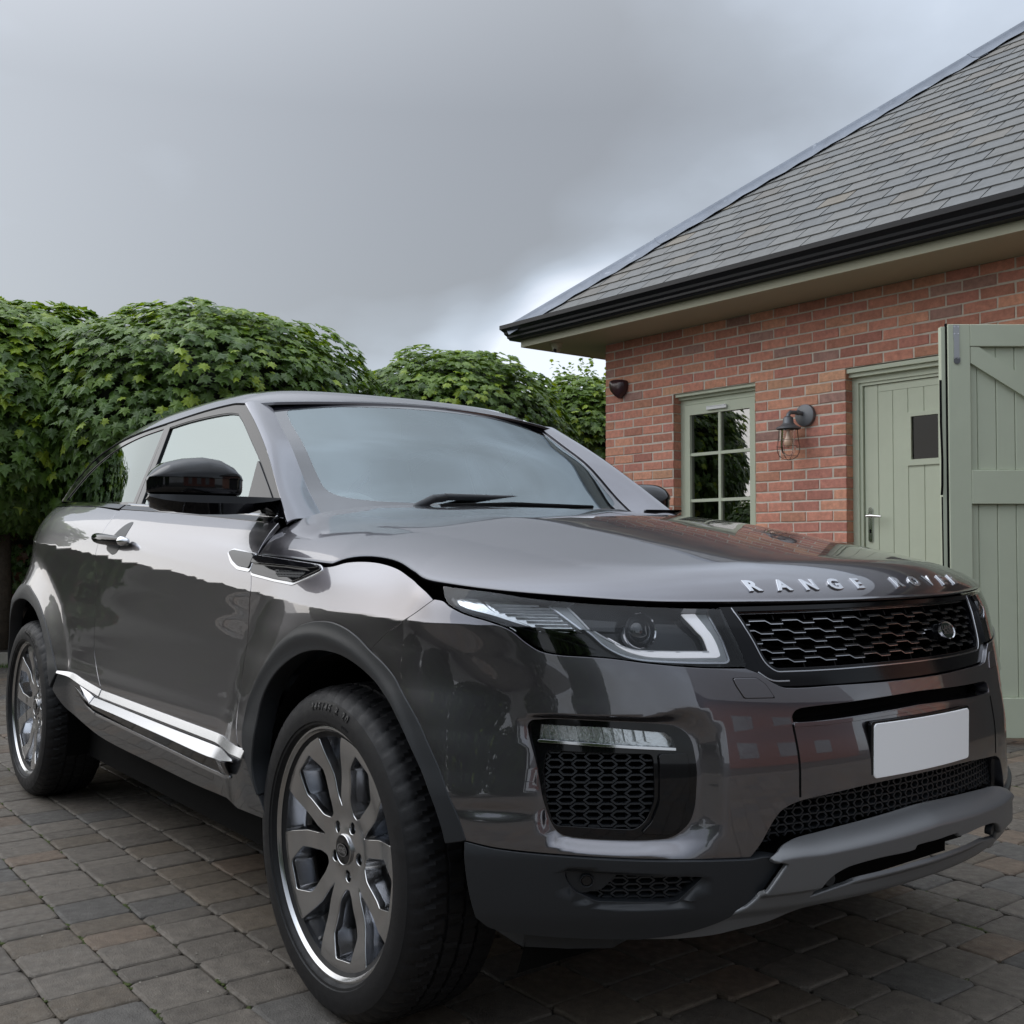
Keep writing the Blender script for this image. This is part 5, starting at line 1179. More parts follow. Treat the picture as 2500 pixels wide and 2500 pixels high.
# moss in the wide joints of the foreground
r=random.Random(9); b=MB()
for i in range(420):
    dd,x,y,L_=keep[r.randrange(260)]; x0=x-L_/2*(1 if r.random()<.5 else -1)+r.gauss(0,.01); y0=y-PW/2+r.gauss(0,.003)
    for q in range(r.randrange(2,7)): b.ico((x0+r.gauss(0,.014),y0+r.gauss(0,.004),-.0065),r.uniform(.003,.007),1,(1.3,1.3,.8))
o=b.build('joint_moss',mat('moss_green',(.045,.060,.012),.95,var=.5,vscale=80)); tag(o,'green moss tufts in the joints between the foreground blocks',kind='stuff'); o['category']='moss'

# grit and small debris on the blocks
r=random.Random(77); b=MB()
for i in range(420):
    dd,x,y,L_=keep[r.randrange(300)]; b.ico((x+r.uniform(-.09,.09),y+r.uniform(-.09,.09),.0012),r.uniform(.0008,.0028),1,(1,1,.6))
o=b.build('grit',mat('pale_grit',(.30,.28,.24),.9,var=.5,vscale=60)); tag(o,'small pale grit scattered on the foreground blocks',kind='stuff'); o['category']='grit'
# ======================= GARAGE BUILDING (local frame: x along the wall, -y outward) =======================
bl=empty('garage_building',(-4.6803,4.2055,0),.009,label='red brick garage with grey slate hipped roof, black gutter and sage green joinery',cat='building')
BRK=mat('red_brick',(.3,.12,.08),.86,spec=.25,tint=True,var=.20,vscale=28,bump=.0030,bscale=95,stains=((.55,.42,.34),.64,14,.40),world=True)
MORT=mat('pale_lime_mortar',(.60,.54,.46),.95,var=.10,vscale=30,bump=.003,bscale=160)
GREEN=mat('sage_green_paint',(.50,.54,.415),.48,var=.03,vscale=5,bump=.0003,bscale=30)
GREEN2=mat('olive_fascia_paint',(.34,.335,.235),.5)
SLT_=mat('grey_slate',(.18,.18,.175),.62,spec=.45,tint=True,var=.10,vscale=9,bump=.0022,bscale=35,rvar=.08,world=True)
LEAD=mat('lead_flashing',(.165,.185,.22),.45,.35,var=.18,vscale=6,bump=.002,bscale=14,stains=((.5,.53,.58),.60,7,.5))
GUT=mat('black_cast_gutter',(.006,.0065,.009),.42,spec=.3)
WG=glassmat('building_window_glass',(.10,.12,.11),3.0)
WG2=glassmat('door_light_glass',(.10,.10,.09),1.35)
# openings (s0,s1,z0,z1)
WIN=(.798,1.626,.98,2.262); DOOR=(2.409,3.36,.02,2.262)
ops=[WIN,DOOR,(4.62,7.4,-.1,2.30)]
WT=2.783; SE=9.2; rv=.115
wall=empty('brick_wall',parent=bl)
b=MB()
def wallbox(s0,s1,z0,z1): b.box((s0,.0042,z0),(s1,.30,z1))
wallbox(.0042,WIN[0]-.003,-.1,WT); wallbox(WIN[0]-.003,WIN[1]+.003,-.1,WIN[2]-.003); wallbox(WIN[0]-.003,WIN[1]+.003,WIN[3]+.003,WT); wallbox(WIN[1]+.003,DOOR[0]-.003,-.1,WT); wallbox(DOOR[0]-.003,DOOR[1]+.003,DOOR[3]+.003,WT); wallbox(DOOR[1]+.003,4.62,-.1,WT); wallbox(4.62,7.4,2.3,WT); wallbox(7.4,SE,-.1,WT)
b.box((.0042,.30,-.1),(.30,5.5,WT)); b.build('mortar_bed',MORT,wall)
rb=random.Random(21)
def brick_geo(r,s0,s1,z0,z1,y1=.07,y0=0.0,j=.0022):
    dy=r.uniform(-.002,.0025); e=.0035
    V=[]
    def q(x,z): return (x+r.uniform(-j,j),z+r.uniform(-j,j))
    mid=(s0+s1)/2
    out=[q(s0,z0),q(mid,z0),q(s1,z0),q(s1,z1),q(mid,z1),q(s0,z1)]
    for k,yy in ((0,y1),(0,y0+dy+e),(e,y0+dy)):
        for i,(x,z) in enumerate(out):
            V.append((x+(k if i in (0,5) else -k if i in (2,3) else 0),yy,z+(k if i<3 else -k)))
    n=6; F=[(i*n+k,i*n+(k+1)%n,(i+1)*n+(k+1)%n,(i+1)*n+k) for i in range(2) for k in range(n)]+[tuple(2*n+k for k in range(n))]
    return V,F
def brick_tint(r,z):
    t=r.random(); v=r.uniform(.82,1.18)
    base=(.54,.245,.175) if t<.48 else (.58,.285,.190) if t<.70 else (.49,.215,.165) if t<.91 else (.40,.235,.195) if t<.95 else (.60,.33,.21)
    return tuple(c*v for c in base)
def brick_spans(row):
    ph=(row%2)*.1125; s=-.225+ph
    if True:
        out=[]
        while s<SE: out.append((s,s+.225)); s+=.225
        return out
bricks=[]
row=0; z=WT-.075+.004
while z>-.08:
    segs=[(0,SE)]
    for o0,o1,z0,z1 in ops:
        if z+.03>z0 and z+.03<z1:
            new=[]
            for a,c_ in segs:
                if o0>a and o0<c_: new.append((a,o0)); 
                if o1>a and o1<c_: new.append((o1,c_))
                if o1<=a or o0>=c_: new.append((a,c_))
            segs=new
    for a,c_ in segs:
        # bond starts at every pier edge so that half bricks close the rows
        st=a-(.1125 if row%2 else 0); s=st
        while s<c_-.005:
            p0=max(s,a); p1=min(s+.225,c_)
            if p1-p0>.03: bricks.append((p0+(.0055 if p0>a else 0),p1-(.0055 if p1<c_ else 0),z+.0055,z+.0695,0))
            s+=.225
    for o0,o1,z0,z1 in ops:   # reveals
        if z+.03>z0 and z+.03<z1: bricks.append((o0,None,z+.005,z+.070,1))
    row+=1; z-=.075
def wdist(s,z_): p=Vector((-4.68+s,4.2,z_)); return (p-Vector(CAM)).length+(0 if (z_>1.02 and s<4.2) else 50)
bricks.sort(key=lambda q:wdist(q[0],q[2]))
V=[];F=[];T=[]; cnt=0
for s0,s1,z0,z1,kind in bricks:
    if kind==1:
        n0=len(V); r=rb; t=brick_tint(r,z0)
        w0=.003+r.uniform(-.001,.001); V+=[(s0+w0,.004,z0),(s0+w0,rv+.01,z0),(s0+w0,rv+.01,z1),(s0+w0,.004,z1),(s0-.05,.004,z0),(s0-.05,rv,z0),(s0-.05,rv,z1),(s0-.05,.004,z1)]; F+=[tuple(n0+i for i in q) for q in ((0,1,2,3),(0,4,5,1),(3,2,6,7))]; T+=[t]*8; continue
    if s0>7.5 or s1>9: pass
    if cnt<300 and z0>.95 and s0<4.3:
        cnt+=1; v,f=brick_geo(rb,s0,s1,z0,z1); mesh('brick',v,f,BRK,wall,tint=brick_tint(rb,z0))
    else:
        v,f=brick_geo(rb,s0,s1,z0,z1); n0=len(V); V+=v; F+=[tuple(n0+i for i in q) for q in f]; T+=[brick_tint(rb,z0)]*len(v)
# left return wall of the corner
zz=WT-.071; row=0
while zz>-.08:
    s=.0 if row%2 else .1025
    while s<5.4:
        n0=len(V); e=s+.215; t=brick_tint(rb,zz); x=.0+rb.uniform(-.002,.002); V+=[(x,max(s,.003),zz+.005),(x,e,zz+.005),(x,e,zz+.070),(x,max(s,.003),zz+.070),(x+.05,max(s,.003),zz+.005),(x+.05,e,zz+.005),(x+.05,e,zz+.07),(x+.05,max(s,.003),zz+.07)]; F+=[tuple(n0+i for i in q) for q in ((3,2,1,0),(0,1,5,4),(2,3,7,6))]; T+=[t]*8; s+=.225
    zz-=.075; row+=1
o=mesh('bricks_beyond',V,F,BRK,wall,tint=np.array(T)); o['kind']='stuff'
# roof
OV=.50; ZE=2.783; PH=R(38.6); tp=math.tan(PH); 
soff=MB(); soff.box((-OV,-OV,ZE),(SE,.0,ZE+.012)); soff.box((-OV,0,ZE),(.0,5.5,ZE+.012)); soff.build('soffit_board',GREEN2,bl)
fb=MB(); fb.box((-OV-.02,-OV-.022,ZE-.004),(SE,-OV,ZE+.17)); fb.box((-OV-.022,-OV,ZE-.004),(-OV,5.5,ZE+.17)); fb.build('fascia_board',GREEN2,bl)
gt=MB(); gp=[(-.002,.055),(-.070,.056),(-.078,.070),(-.086,.076),(-.088,.092),(-.104,.110),(-.108,.128),(-.128,.150),(-.135,.156),(-.135,.190),(-.128,.190),(-.120,.165),(-.02,.150),(-.002,.19)]
V=[];n=len(gp)
for k,(s,) in enumerate(((-OV-.02,),(SE,))):
    for o_,h_ in gp: V.append(((s+o_) if k==0 else s,-OV-.022+o_,ZE+h_))
gt.add(V,[(j,(j+1)%n,n+(j+1)%n,n+j) for j in range(n)])
V=[((-OV-.02)+o_,-OV-.022+o_,ZE+h_) for o_,h_ in gp]+[((-OV-.02)+o_,5.5,ZE+h_) for o_,h_ in gp]; gt.add(V,[(n+j,n+(j+1)%n,(j+1)%n,j) for j in range(n)]); gt.build('gutter',GUT,bl)
z0=ZE+.165-.030; y0=-OV-.085; RUN=4.46
roof=empty('slate_roof',parent=bl)
b=MB(); S0=Vector((-OV-.085,y0,z0)); top=RUN
b.add([S0,(SE,y0,z0),(SE,y0+RUN,z0+RUN*tp),(-OV-.085+RUN,y0+RUN,z0+RUN*tp),(-OV-.085,y0+2*RUN,z0)],[(0,1,2,3),(0,3,4)]); b.build('roof_underlay',DARK,roof)
sl=[]; G=.170; rs=random.Random(4); slope=Vector((0,math.cos(PH),math.sin(PH))); nrm=Vector((0,-math.sin(PH),math.cos(PH)))
for j in range(int(RUN/math.cos(PH)/G)):
    w0=j*G; runy=w0*math.cos(PH); s=-OV+runy-.12+(.125 if j%2 else 0)-.05*rs.random()
    s=math.floor((-OV-.06+runy-.3)/.25)*.25+(.125 if j%2 else 0)
    while s<SE:
        a=s+rs.uniform(.003,.007); e=s+.25-rs.uniform(.003,.006); s+=.25
        if e<-OV+runy: continue
        sl.append((w0,max(a,-OV-.075+runy*1.0),e,j))
def slate_geo(r,w0,a,e,j):
    lift=.0095 if j else .001; th=.006; V=[]; n=5; tw=r.uniform(-.0015,.0015); low=[]
    for k in range(n+1):
        x=a+(e-a)*k/n; dw=r.uniform(-.0022,.0022)
        low.append((x,w0+dw))
    for (x,w) in low:
        zt=lift+th+tw*((x-a)/(e-a)-.5)*2; V.append(Vector((x,y0,z0))+slope*w+nrm*zt)
    for (x,w) in low: V.append(Vector((x,y0,z0))+slope*w+nrm*(lift-.002))
    for (x,w) in low:
        dx=0
        if x-dx< -OV+(w+G*1.25)*math.cos(PH)-.05: dx=0
        V.append(Vector((x,y0,z0))+slope*(w0+G*1.35)+nrm*(.003))
    m_=n+1; F=[(k,k+1,m_*2+k+1,m_*2+k) for k in range(n)]+[(m_+k,m_+k+1,k+1,k) for k in range(n)]+[(m_,0,2*m_),(n,m_+n,2*m_+n)]
    return V,F
def slate_tint(r):
    t=r.random(); v=r.uniform(.92,1.08); b_=(.158,.157,.150) if t<.6 else (.144,.147,.145) if t<.9 else (.166,.155,.137) if t<.97 else (.195,.172,.138)
    return tuple(c*v for c in b_)
sl.sort(key=lambda q:(Vector((-4.68+(q[1]+q[2])/2,4.2-OV+q[0]*math.cos(PH),z0+q[0]*math.sin(PH)))-Vector(CAM)).length+(0 if q[1]<4.6 else 40))
V=[];F=[];T=[]
for i,(w0,a,e,j) in enumerate(sl):
    if e-a<.02: continue
    v,f=slate_geo(rs,w0,a,e,j)
    if i<300: mesh('slate',v,f,SLT_,roof,tint=slate_tint(rs))
    else: n0=len(V); V+=v; F+=[tuple(n0+q for q in g_) for g_ in f]; T+=[slate_tint(rs)]*len(v)
o=mesh('slates_beyond',V,F,SLT_,roof,tint=np.array(T)); o['kind']='stuff'
# lead hip
hd=Vector((1,1,tp)).normalized(); H0=Vector((-OV-.085,y0,z0+.012)); Lh=RUN*math.sqrt(2+tp*tp); 
n1=nrm; e1=(n1.cross(hd)); e1=e1 if e1.x>0 or e1.y<0 else -e1; e1.normalize()
if (e1.x-e1.y)<0: e1=-e1
n2=Vector((-math.sin(PH),0,math.cos(PH))); e2=n2.cross(hd).normalized()
if (e2.y-e2.x)<0: e2=-e2
upv=(n1+n2).normalized()
seg=1.5; k=0; rl=random.Random(2)
while k*seg<Lh:
    b=MB(); V=[]; m_=12; L0=k*seg-.03; L1=min((k+1)*seg+.05,Lh)
    for q in range(m_+1):
        u=L0+(L1-L0)*q/m_; c_=H0+hd*u+upv*(.004*(k%2)); wv=.155+.012*math.sin(u*7+k)+rl.uniform(-.004,.004)
        up_=.026
        row=[c_+e1*wv+n1*(.016+.004*math.sin(u*23)),c_+e1*.05+n1*.022]+[c_+upv*(.030*math.sin(t)+up_)+((e1-upv*e1.dot(upv)).normalized())*(.030*math.cos(t)) for t in (0.1,.8,math.pi/2,2.3,3.04)]+[c_+e2*.05+n2*.022,c_+e2*.15+n2*.016]
        V+=row
    w_=len(row); b.add(V,[(q*w_+i,q*w_+i+1,(q+1)*w_+i+1,(q+1)*w_+i) for q in range(m_) for i in range(w_-1)]+[tuple(range(2,7))])
    b.build('lead_hip_sheet',LEAD,roof,smooth=True,auto=R(45)); k+=1
# window
wi=empty('window',parent=bl); s0,s1,wz0,wz1=WIN; fy=.085
b=MB(); fr=.055
b.box((s0-.01,fy,wz0),(s0+fr,fy+.07,wz1-.02)); b.box((s1-fr,fy,wz0),(s1+.01,fy+.07,wz1-.02)); b.box((s0+fr,fy,wz1-.085),(s1-fr,fy+.07,wz1-.02)); b.box((s0+fr,fy,wz0),(s1-fr,fy+.07,wz0+.05)); b.build('window_frame',GREEN,wi)
b=MB(); b.box((s0-.005,.02,wz1-.022),(s1+.005,fy+.07,wz1+.004)); b.box((s0+.0,.060,wz1-.045),(s1,fy,wz1-.022)); b.build('window_head',GREEN,wi)
b=MB(); a0,a1,c0,c1=s0+fr+.004,s1-fr-.004,wz0+.055,wz1-.09; st=.052; y1=fy-.012
b.box((a0,y1,c0),(a0+st,y1+.06,c1)); b.box((a1-st,y1,c0),(a1,y1+.06,c1)); b.box((a0+st,y1,c1-.082),(a1-st,y1+.06,c1)); b.box((a0+st,y1,c0),(a1-st,y1+.06,c0+.06)); b.build('window_sash',GREEN,wi)
b=MB(); xm=(a0+a1)/2+.0; b.box((xm-.012,y1+.006,c0+.06),(xm+.012,y1+.05,c1-.082)); b.build('glazing_bar',GREEN,wi)
for zb_ in (1.772,1.403):
    b=MB(); b.box((a0+st,y1+.008,zb_-.012),(xm-.012,y1+.05,zb_+.012)); b.box((xm+.012,y1+.008,zb_-.012),(a1-st,y1+.05,zb_+.012)); b.build('glazing_bar',GREEN,wi)
for xa,xb in ((a0+st,xm-.012),(xm+.012,a1-st)):
    for za,zb_ in ((c0+.06,1.391),(1.415,1.76),(1.784,c1-.082)):
        b=MB(); b.box((xa-.003,y1+.026,za-.003),(xb+.003,y1+.029,zb_+.003)); b.build('pane',WG,wi)
b=MB(); b.box((1.10,y1-.020,c1-.058),(1.30,y1-.002,c1-.036)); b.box((1.105,y1-.024,c1-.036),(1.295,y1,c1-.030)); b.build('trickle_vent',mat('white_vent',(.75,.76,.76),.3),wi)
b=MB(); b.box((s0-.2,fy+.5,wz0-.1),(s1+.2,fy+.52,wz1+.1)); b.box((s0-.2,fy+.10,wz0-.1),(s0-.19,fy+.5,wz1+.1)); b.box((s1+.19,fy+.10,wz0-.1),(s1+.2,fy+.5,wz1+.1));b.build('room_behind',mat('dim_room_wall',(.055,.055,.05),.9),wi)
b=MB(); b.box((s0-.02,-.035,wz0-.045),(s1+.02,fy,wz0)); b.build('window_sill',GREEN,wi)
# orchid on the inner sill
orc=empty('orchid',(-4.6803+1.475,4.2055+.165,1.0),label='pale orchid flowers on the sill inside the garage window',cat='plant')
b=MB(); b.tube([(0,0,.0),(.01,.01,.14),(-.02,.0,.27),(-.07,.0,.33)],.003,6); b.build('stem',mat('orchid_stem',(.06,.10,.03),.6),orc)
b=MB(); ro=random.Random(8)
for cx,cz,rr in ((-.075,.325,.05),(-.02,.275,.045),(.04,.255,.045)):
    for k in range(5):
        a=k*1.256+ro.random(); p=Vector((cx,-.01,cz)); q=p+Vector((math.cos(a),-.25,math.sin(a)))*rr; sd=Vector((-math.sin(a),0,math.cos(a)))*rr*.42
        b.add([p,p*.4+q*.6+sd,q,p*.4+q*.6-sd],[(0,1,2,3)])
b.build('petals',mat('orchid_white',(.75,.78,.76),.5),orc)
b=MB(); b.lathe([(.035,0),(.045,.07),(.040,.07),(.02,.02)],16); b.build('pot',mat('white_pot',(.6,.6,.58),.4),orc,auto=R(40))
b=MB(); b.box((s0-.02,fy+.07,wz0+.0),(s1+.02,fy+.30,wz0+.02)); b.build('inner_sill',GREEN,wi)
# entrance door
dr=empty('entrance_door',parent=bl); s0,s1,dz0,dz1=DOOR; fy=.075
b=MB(); b.box((s0-.01,fy,0),(s0+.052,fy+.09,dz1-.03)); b.box((s1-.052,fy,0),(s1+.01,fy+.09,dz1-.03)); b.box((s0+.052,fy,dz1-.10),(s1-.052,fy+.09,dz1-.03))
b.box((s0+.052,fy+.012,0),(s0+.075,fy+.09,dz1-.10)); b.box((s1-.075,fy+.012,0),(s1-.052,fy+.09,dz1-.10)); b.box((s0+.075,fy+.012,dz1-.12),(s1-.075,fy+.09,dz1-.10)); b.build('door_frame',GREEN,dr)
b=MB(); b.box((s0-.012,.01,dz1-.032),(s1+.012,fy+.09,dz1-.004)); b.box((s0-.006,.035,dz1-.060),(s1+.006,fy+.0,dz1-.032)); b.build('door_head_moulding',GREEN,dr)
dl=s0+.078; dh=s1-.078; yy=fy+.028; topz=dz1-.123
def board(x0,x1,za,zb_,nm='board',yo=0,bv=.003):
    b=MB(); V=[]
    for k,y_ in ((0,yy+yo+.03),(0,yy+yo+bv),(bv,yy+yo)): V+=[(x0+k,y_,za+k*.0),(x1-k,y_,za+k*.0),(x1-k,y_,zb_-k*0),(x0+k,y_,zb_)]
    b.add(V,[(i*4+k,i*4+(k+1)%4,(i+1)*4+(k+1)%4,(i+1)*4+k) for i in range(2) for k in range(4)]+[(8,9,10,11)]); return b.build(nm,GREEN,dr)
board(dl,2.592,.03,topz,'stile'); board(2.594,dh,2.090,topz,'top_rail')
wx0,wx1,wz_0,wz_1=2.822,3.060,1.585,1.920
xs=[2.594,2.7055,2.8175,2.9335,3.05,3.165,dh]
for i in range(6):
    a,c_=xs[i],xs[i+1]-.0015
    if a<wx1-.02 and c_>wx0+.02: board(a,c_,wz_1,2.088); board(a,c_,.03,wz_0)
    else: board(a,c_,.03,2.088)
b=MB(); 
b.box((wx0-.006,yy-.012,wz_0-.012),(wx1+.006,yy+.03,wz_0+.028)); b.box((wx0-.006,yy-.012,wz_1-.022),(wx1+.006,yy+.03,wz_1+.006)); b.box((wx0-.006,yy-.012,wz_0+.028),(wx0+.022,yy+.03,wz_1-.022)); b.box((wx1-.022,yy-.012,wz_0+.028),(wx1+.006,yy+.03,wz_1-.022)); b.build('door_light_frame',GREEN,dr)
b=MB(); b.box((wx0+.022,yy+.004,wz_0+.028),(wx1-.022,yy+.008,wz_1-.022)); b.build('pane',WG2,dr)
b=MB(); b.box((wx0,yy+.032,wz_0),(wx1,yy+.034,wz_1)); b.build('door_core',DARK,dr)
b=MB(); b.box((dl,yy+.031,.02),(dh,yy+.05,wz_0)); b.box((dl,yy+.031,wz_1),(dh,yy+.05,topz)); b.build('door_back_panel',GREEN,dr)
ch=SAT
b=MB()
def capsule(b,x,za,zb_,w_,y_,th):
    P=[(x+w_*math.cos(a),za+w_*math.sin(a)) for a in np.linspace(math.pi,2*math.pi,9)]+[(x+w_*math.cos(a),zb_+w_*math.sin(a)) for a in np.linspace(0,math.pi,9)]
    n=len(P); b.add([(p,y_,q) for p,q in P]+[(p,y_-th,q) for p,q in P],[(i,(i+1)%n,n+(i+1)%n,n+i) for i in range(n)]+[tuple(n+i for i in range(n))])
capsule(b,2.532,1.085,1.290,.016,yy,.010); b.build('handle_plate',CHR,dr,auto=R(40))
b=MB(); b.tube([(2.532,yy-.01,1.245),(2.532,yy-.055,1.245)],.009,12); b.tube([(2.530,yy-.052,1.245),(2.56,yy-.056,1.247),(2.645,yy-.056,1.240)],[.010,.009,.008],12); b.build('door_handle',CHR,dr,smooth=True,auto=R(40))
b=MB(); capsule(b,2.532,1.135,1.150,.006,yy-.010,.002); b.build('keyhole',DARK,dr)
b=MB(); b.box((s0-.3,.32,0),(s1+.3,.34,2.4)); b.build('dark_hall',DARK,dr)
# wall lamp
lm=empty('wall_lamp',(-4.6803+2.03,4.2055+.018,0),.009,label='zinc grey caged wall lamp between the window and the door',cat='lamp')
ZN=mat('zinc_grey_metal',(.16,.165,.175),.5,.6,bump=.0006,bscale=200)
b=MB(); b.lathe([(.001,.0305),(.070,.030),(.078,.026),(.080,.012),(.080,.0)],32,'y',O=(.055,0,1.970)); b.build('back_plate',ZN,lm,auto=R(35))
b=MB(); b.tube([(.04,-.028,1.985),(.02,-.07,1.990),(.0,-.11,1.990),(-.005,-.125,1.975),(-.005,-.128,1.955)],[.014,.014,.015,.015,.016],12); b.tube([(.02,-.066,1.990),(.03,-.05,1.988)],[.019,.019],12); b.build('arm',ZN,lm,smooth=True,auto=R(40))
b=MB(); b.lathe([(.016,1.962),(.030,1.955),(.036,1.945),(.037,1.915),(.045,1.905),(.060,1.893),(.078,1.884),(.086,1.880),(.086,1.870),(.078,1.868)],32,O=(-.005,-.128,0)); b.build('lamp_shade',ZN,lm,auto=R(40))
WIRE=mat('rusty_cage_wire',(.10,.075,.06),.55,.5); cg=MB()
cp=[(.068,1.868),(.071,1.82),(.078,1.775),(.084,1.735),(.080,1.70),(.062,1.672),(.030,1.655),(.0,1.650)]
for k in range(8):
    a=2*math.pi*k/8+.2; cg.tube([(-.005+r_*math.cos(a),-.128+r_*math.sin(a),z_) for r_,z_ in cp],.0016,5)
for r_,z_ in ((.0755,1.79),(.083,1.745),(.066,1.676)): cg.tube([(-.005+r_*math.cos(a),-.128+r_*math.sin(a),z_) for a in np.linspace(0,2*math.pi,25)],.0016,5,cap=False)
cg.build('cage',WIRE,lm)
b=MB(); b.lathe([(.050,1.868),(.053,1.80),(.056,1.745),(.046,1.70),(.022,1.678),(.0,1.675)],24,O=(-.005,-.128,0)); b.build('glass_jar',glassmat('clear_jar_glass',(.97,.97,.96),1.35),lm,smooth=True)
b=MB(); b.lathe([(.013,1.868),(.014,1.84),(.018,1.82),(.030,1.79),(.031,1.77),(.022,1.745),(.0,1.738)],20,O=(-.005,-.128,0)); b.build('bulb',mat('amber_bulb_glass',(.75,.50,.36),.1,coat=.5),lm,smooth=True)
# alarm box
al=empty('alarm_sounder',(-4.6803+.19,4.2055+.0,0),.009,label='dark maroon shield shaped alarm sounder high on the brick corner',cat='alarm')
sh=[(-.093,2.43),(-.085,2.452),(-.05,2.460),(.05,2.452),(.083,2.440),(.092,2.425),(.090,2.38),(.075,2.34),(.045,2.315),(.015,2.295),(.005,2.296),(-.035,2.325),(-.075,2.365),(-.090,2.40)]
sh=closed(sh,3); cx,cz=0,2.39; b=MB(); V=[]
for k,y_ in ((1,0),(1,-.035),(.9,-.055),(.6,-.068),(.25,-.073)): V+=[(cx+(x-cx)*k,y_,cz+(z_-cz)*k) for x,z_ in sh]
n=len(sh); b.add(V,[(i*n+k,(i+1)*n+k,(i+1)*n+(k+1)%n,i*n+(k+1)%n) for i in range(4) for k in range(n)]+[tuple(4*n+k for k in range(n))[::-1]]); b.build('alarm_cover',mat('maroon_plastic',(.045,.018,.022),.25,spec=.5),al,smooth=True)
# cctv dome under the soffit
cc=empty('security_camera',(-4.6803-.20,4.2055-.385,0),.009,label='small sage green dome security camera under the soffit corner',cat='camera')
b=MB(); b.lathe([(.058,ZE),(.058,ZE-.010),(.048,ZE-.014),(.042,ZE-.035),(.040,ZE-.040)],28); b.build('camera_base',GREEN2,cc,auto=R(40))
b=MB(); b.ico((0,0,ZE-.045),.036,3); b.build('camera_ball',GREEN2,cc,smooth=True)
b=MB(); q=Vector((.30,-.80,-.5)).normalized(); b.tube([Vector((0,0,ZE-.045))+q*.028,Vector((0,0,ZE-.045))+q*.038],[.017,.015],16); b.build('camera_lens',BLK,cc)
# small meter box round the corner
mb=empty('junction_box',(-4.6803,4.2055,0),.009,label='small grey wall box just behind the brick corner below the soffit',cat='box')
b=MB(); b.box((-.085,.16,2.50),(-.0,.36,2.66)); b.build('box_body',mat('grey_box_plastic',(.16,.18,.18),.4),mb); b=MB(); b.box((-.092,.15,2.64),(-.0,.37,2.652)); b.box((-.092,.15,2.66),(-.0,.37,2.672)); b.build('box_bands',BLK,mb)
# open garage door leaf in front of the wall
lf=empty('garage_door_leaf',label='open sage green ledged garage door leaf with diagonal brace, at the right edge',cat='door')
lx=Vector((.610,.792,0)); ly=Vector((-.792,.610,0)); O=Vector((-.915,3.195,0)); Mx=Matrix((lx,ly,Vector((0,0,1)))).transposed().to_4x4(); Mx.translation=O; lf.matrix_world=Mx
def lb(nm,a,c_,mt=GREEN,par=lf,bev=.003):
    b=MB(); b.box(a,c_); o=b.build(nm,mt,par); md=o.modifiers.new('b','BEVEL'); md.width=bev; md.segments=1; return o
W_=1.18; H=2.215; z_0=.035
lb('stile',(0,0,z_0),(.118,.055,H)); lb('stile',(W_-.118,0,z_0),(W_,.055,H))
lb('top_rail',(.118,0,H-.118),(W_-.118,.055,H)); lb('middle_rail',(.118,0,1.262),(W_-.118,.055,1.442)); lb('bottom_rail',(.118,0,z_0),(W_-.118,.055,.245))
bw=.0995; x=.118-.055; 
while x<W_-.118:
    a=max(x,.118); e=min(x+bw,W_-.118)
    if e-a>.01:
        for za,zb_ in ((1.442,H-.118),(.245,1.262)): lb('board',(a+.0012,.024,za),(e-.0012,.05,zb_),bev=.0035)
    x+=bw
# brace from the outer top corner down to the hinge side
p0=Vector((.120,.0,H-.120)); p1=Vector((W_-.12,0,1.444)); 
b=MB(); P=[(.120,H-.205),(.120,H-.120),(.165,H-.120),(W_-.118,1.500),(W_-.118,1.443),(W_-.16,1.443)]
n=len(P); b.add([(x,.003,z) for x,z in P]+[(x,.024,z) for x,z in P],[tuple(range(n))]+[(i,n+i,n+(i+1)%n,(i+1)%n) for i in range(n)]); b.build('diagonal_brace',GREEN,lf)
ZK=mat('zinc_plated_steel',(.45,.46,.47),.45,.8)
b=MB(); b.box((.028,-.003,H-.075),(.060,0,H-.004)); b.box((.030,-.006,H-.185),(.058,0,H-.075)); b.build('door_bolt',ZK,lf)
b=MB(); b.tube([(.046,-.0,H-.195),(.046,-.006,H-.195)],.017,16); b.box((.030,-.005,H-.195),(.062,-.0,H-.178)); b.tube([(.046,-.007,H-.200),(.046,-.0,H-.200)],.004,8); b.build('bolt_keeper',ZN,lf)
b=MB()
for x_,z_ in ((.034,H-.015),(.054,H-.015),(.034,H-.052),(.054,H-.052),(.036,H-.172)): b.tube([(x_,-.0045,z_),(x_,-.002,z_)],.0033,8)
b.build('screw',CHR,lf)
b=MB(); b.box((-.0065,.010,z_0),(.0,.030,H+.006)); b.build('black_seal',DARK,lf)
lb('lip_moulding',(-.030,.018,z_0),(-.0065,.055,H-.01),bev=.002)
b=MB(); b.tube([(-.034,.02,1.92),(-.036,.016,1.7),(-.030,.018,1.5),(-.034,.012,1.36),(-.040,.006,1.31)],.006,6); b.tube([(-.032,.02,1.30),(-.030,.02,.8),(-.031,.02,.1)],.004,6); b.build('loose_seal',DARK,lf,smooth=True)
# garage opening beyond the leaf (dark inside)
b=MB(); b.box((4.5,.31,-.05),(7.5,3.5,2.5)); o=b.build('garage_interior',mat('garage_inside',(.05,.05,.045),.9),bl)
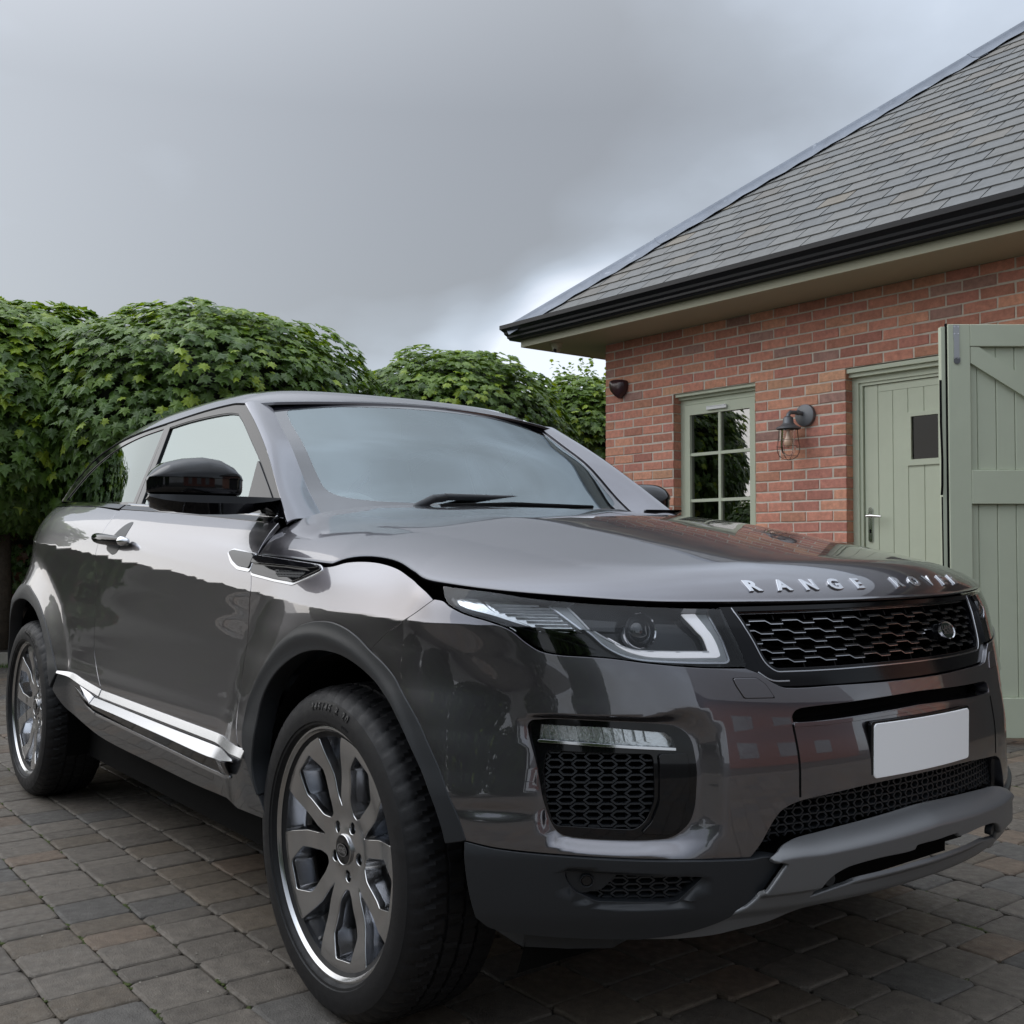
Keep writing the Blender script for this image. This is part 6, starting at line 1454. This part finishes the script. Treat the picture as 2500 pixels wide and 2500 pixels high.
# ======================= yard behind the photographer (seen only as reflections) =======================
def bighedge(x,y,rx,ry,rz,zc_,cnt,seed,lab):
    r=random.Random(seed); root=empty('hedge_tree',(x,y,0),label=lab,cat='tree',group='trees across the yard behind the photographer')
    Vs=[];Fs=[];Ts=[];n0=0
    for i in range(cnt):
        u=Vector((r.gauss(0,1),r.gauss(0,1),r.gauss(0,1))).normalized(); q=1-.25*r.random()**2; p=Vector((u.x*rx*q,u.y*ry*q,zc_+u.z*rz*q)); n=u+Vector((r.gauss(0,.4),r.gauss(0,.4),.4)); X,Y,Z=leaf_frame(r,n); V_,F_=LSH[r.randrange(6)]; W=V_@np.array((X,Y,Z))*(.15*r.uniform(.6,1.3))+np.array(p); Vs.append(W); Fs+=[(a+n0,b_+n0,e_+n0) for a,b_,e_ in F_]; n0+=len(W); Ts.append(np.tile(leaf_tint(r,.3+.4*max(0,u.z)),(len(W),1)))
    o=mesh('foliage',np.concatenate(Vs),Fs,LEAFM,root,tint=np.concatenate(Ts)); o['kind']='stuff'
    b=MB(); b.ico((0,0,zc_),1,3,(rx*.82,ry*.82,rz*.82)); b.build('dark_core',CORE,root)  # dark ellipsoid added inside the leaves as their shaded depth
    b=MB(); b.tube([(0,0,0),(0,0,zc_)],[.15,.1],8); b.build('trunk',BARK,root)
rr=random.Random(31)
for i,(x,y,rx,rz,zc_) in enumerate(((-12.0,-7.6,1.6,1.0,1.2),(-9.2,-7.9,1.6,1.1,1.3),(-6.4,-8.1,1.6,1.4,1.5),(-3.4,-8.2,1.7,1.35,1.5),(-.4,-8.6,1.7,1.5,1.6),(3.0,-9.4,1.9,1.7,1.8),(6.8,-9.5,2.1,2.0,2.0),(10.5,-7.5,2.0,1.7,1.9))):
    bighedge(x,y,rx,1.2,rz,zc_,4200,40+i,('round','wide','dense','low','tall','broad','full','loose')[i]+' leafy tree in the row across the yard behind the photographer')
# brick house across the yard in front of the car
hb=empty('yard_house',(13.5,3.5,0),label='brick outbuilding across the yard, behind the photographer',cat='building')
b=MB(); b.box((0,-4,0),(5,6,2.7)); b.build('wall',mat('plain_red_brickwork',(.27,.11,.08),.9,var=.2,vscale=12),hb)
b=MB(); b.add([(-.4,-4.4,2.7),(-.4,6.4,2.7),(2.5,6.4,5),(2.5,-4.4,5),(5.4,-4.4,2.7),(5.4,6.4,2.7)],[(0,1,2,3)[::-1],(3,2,5,4),(0,3,4),(1,5,2)]); b.build('roof',mat('plain_slate',(.14,.14,.14),.7),hb)
for y_ in (-2.5,0,2.5): b=MB(); b.box((-.03,y_,1.0),(.0,y_+1.2,2.1)); b.build('window',mat('pale_window',(.30,.32,.34),.1,coat=1),hb)
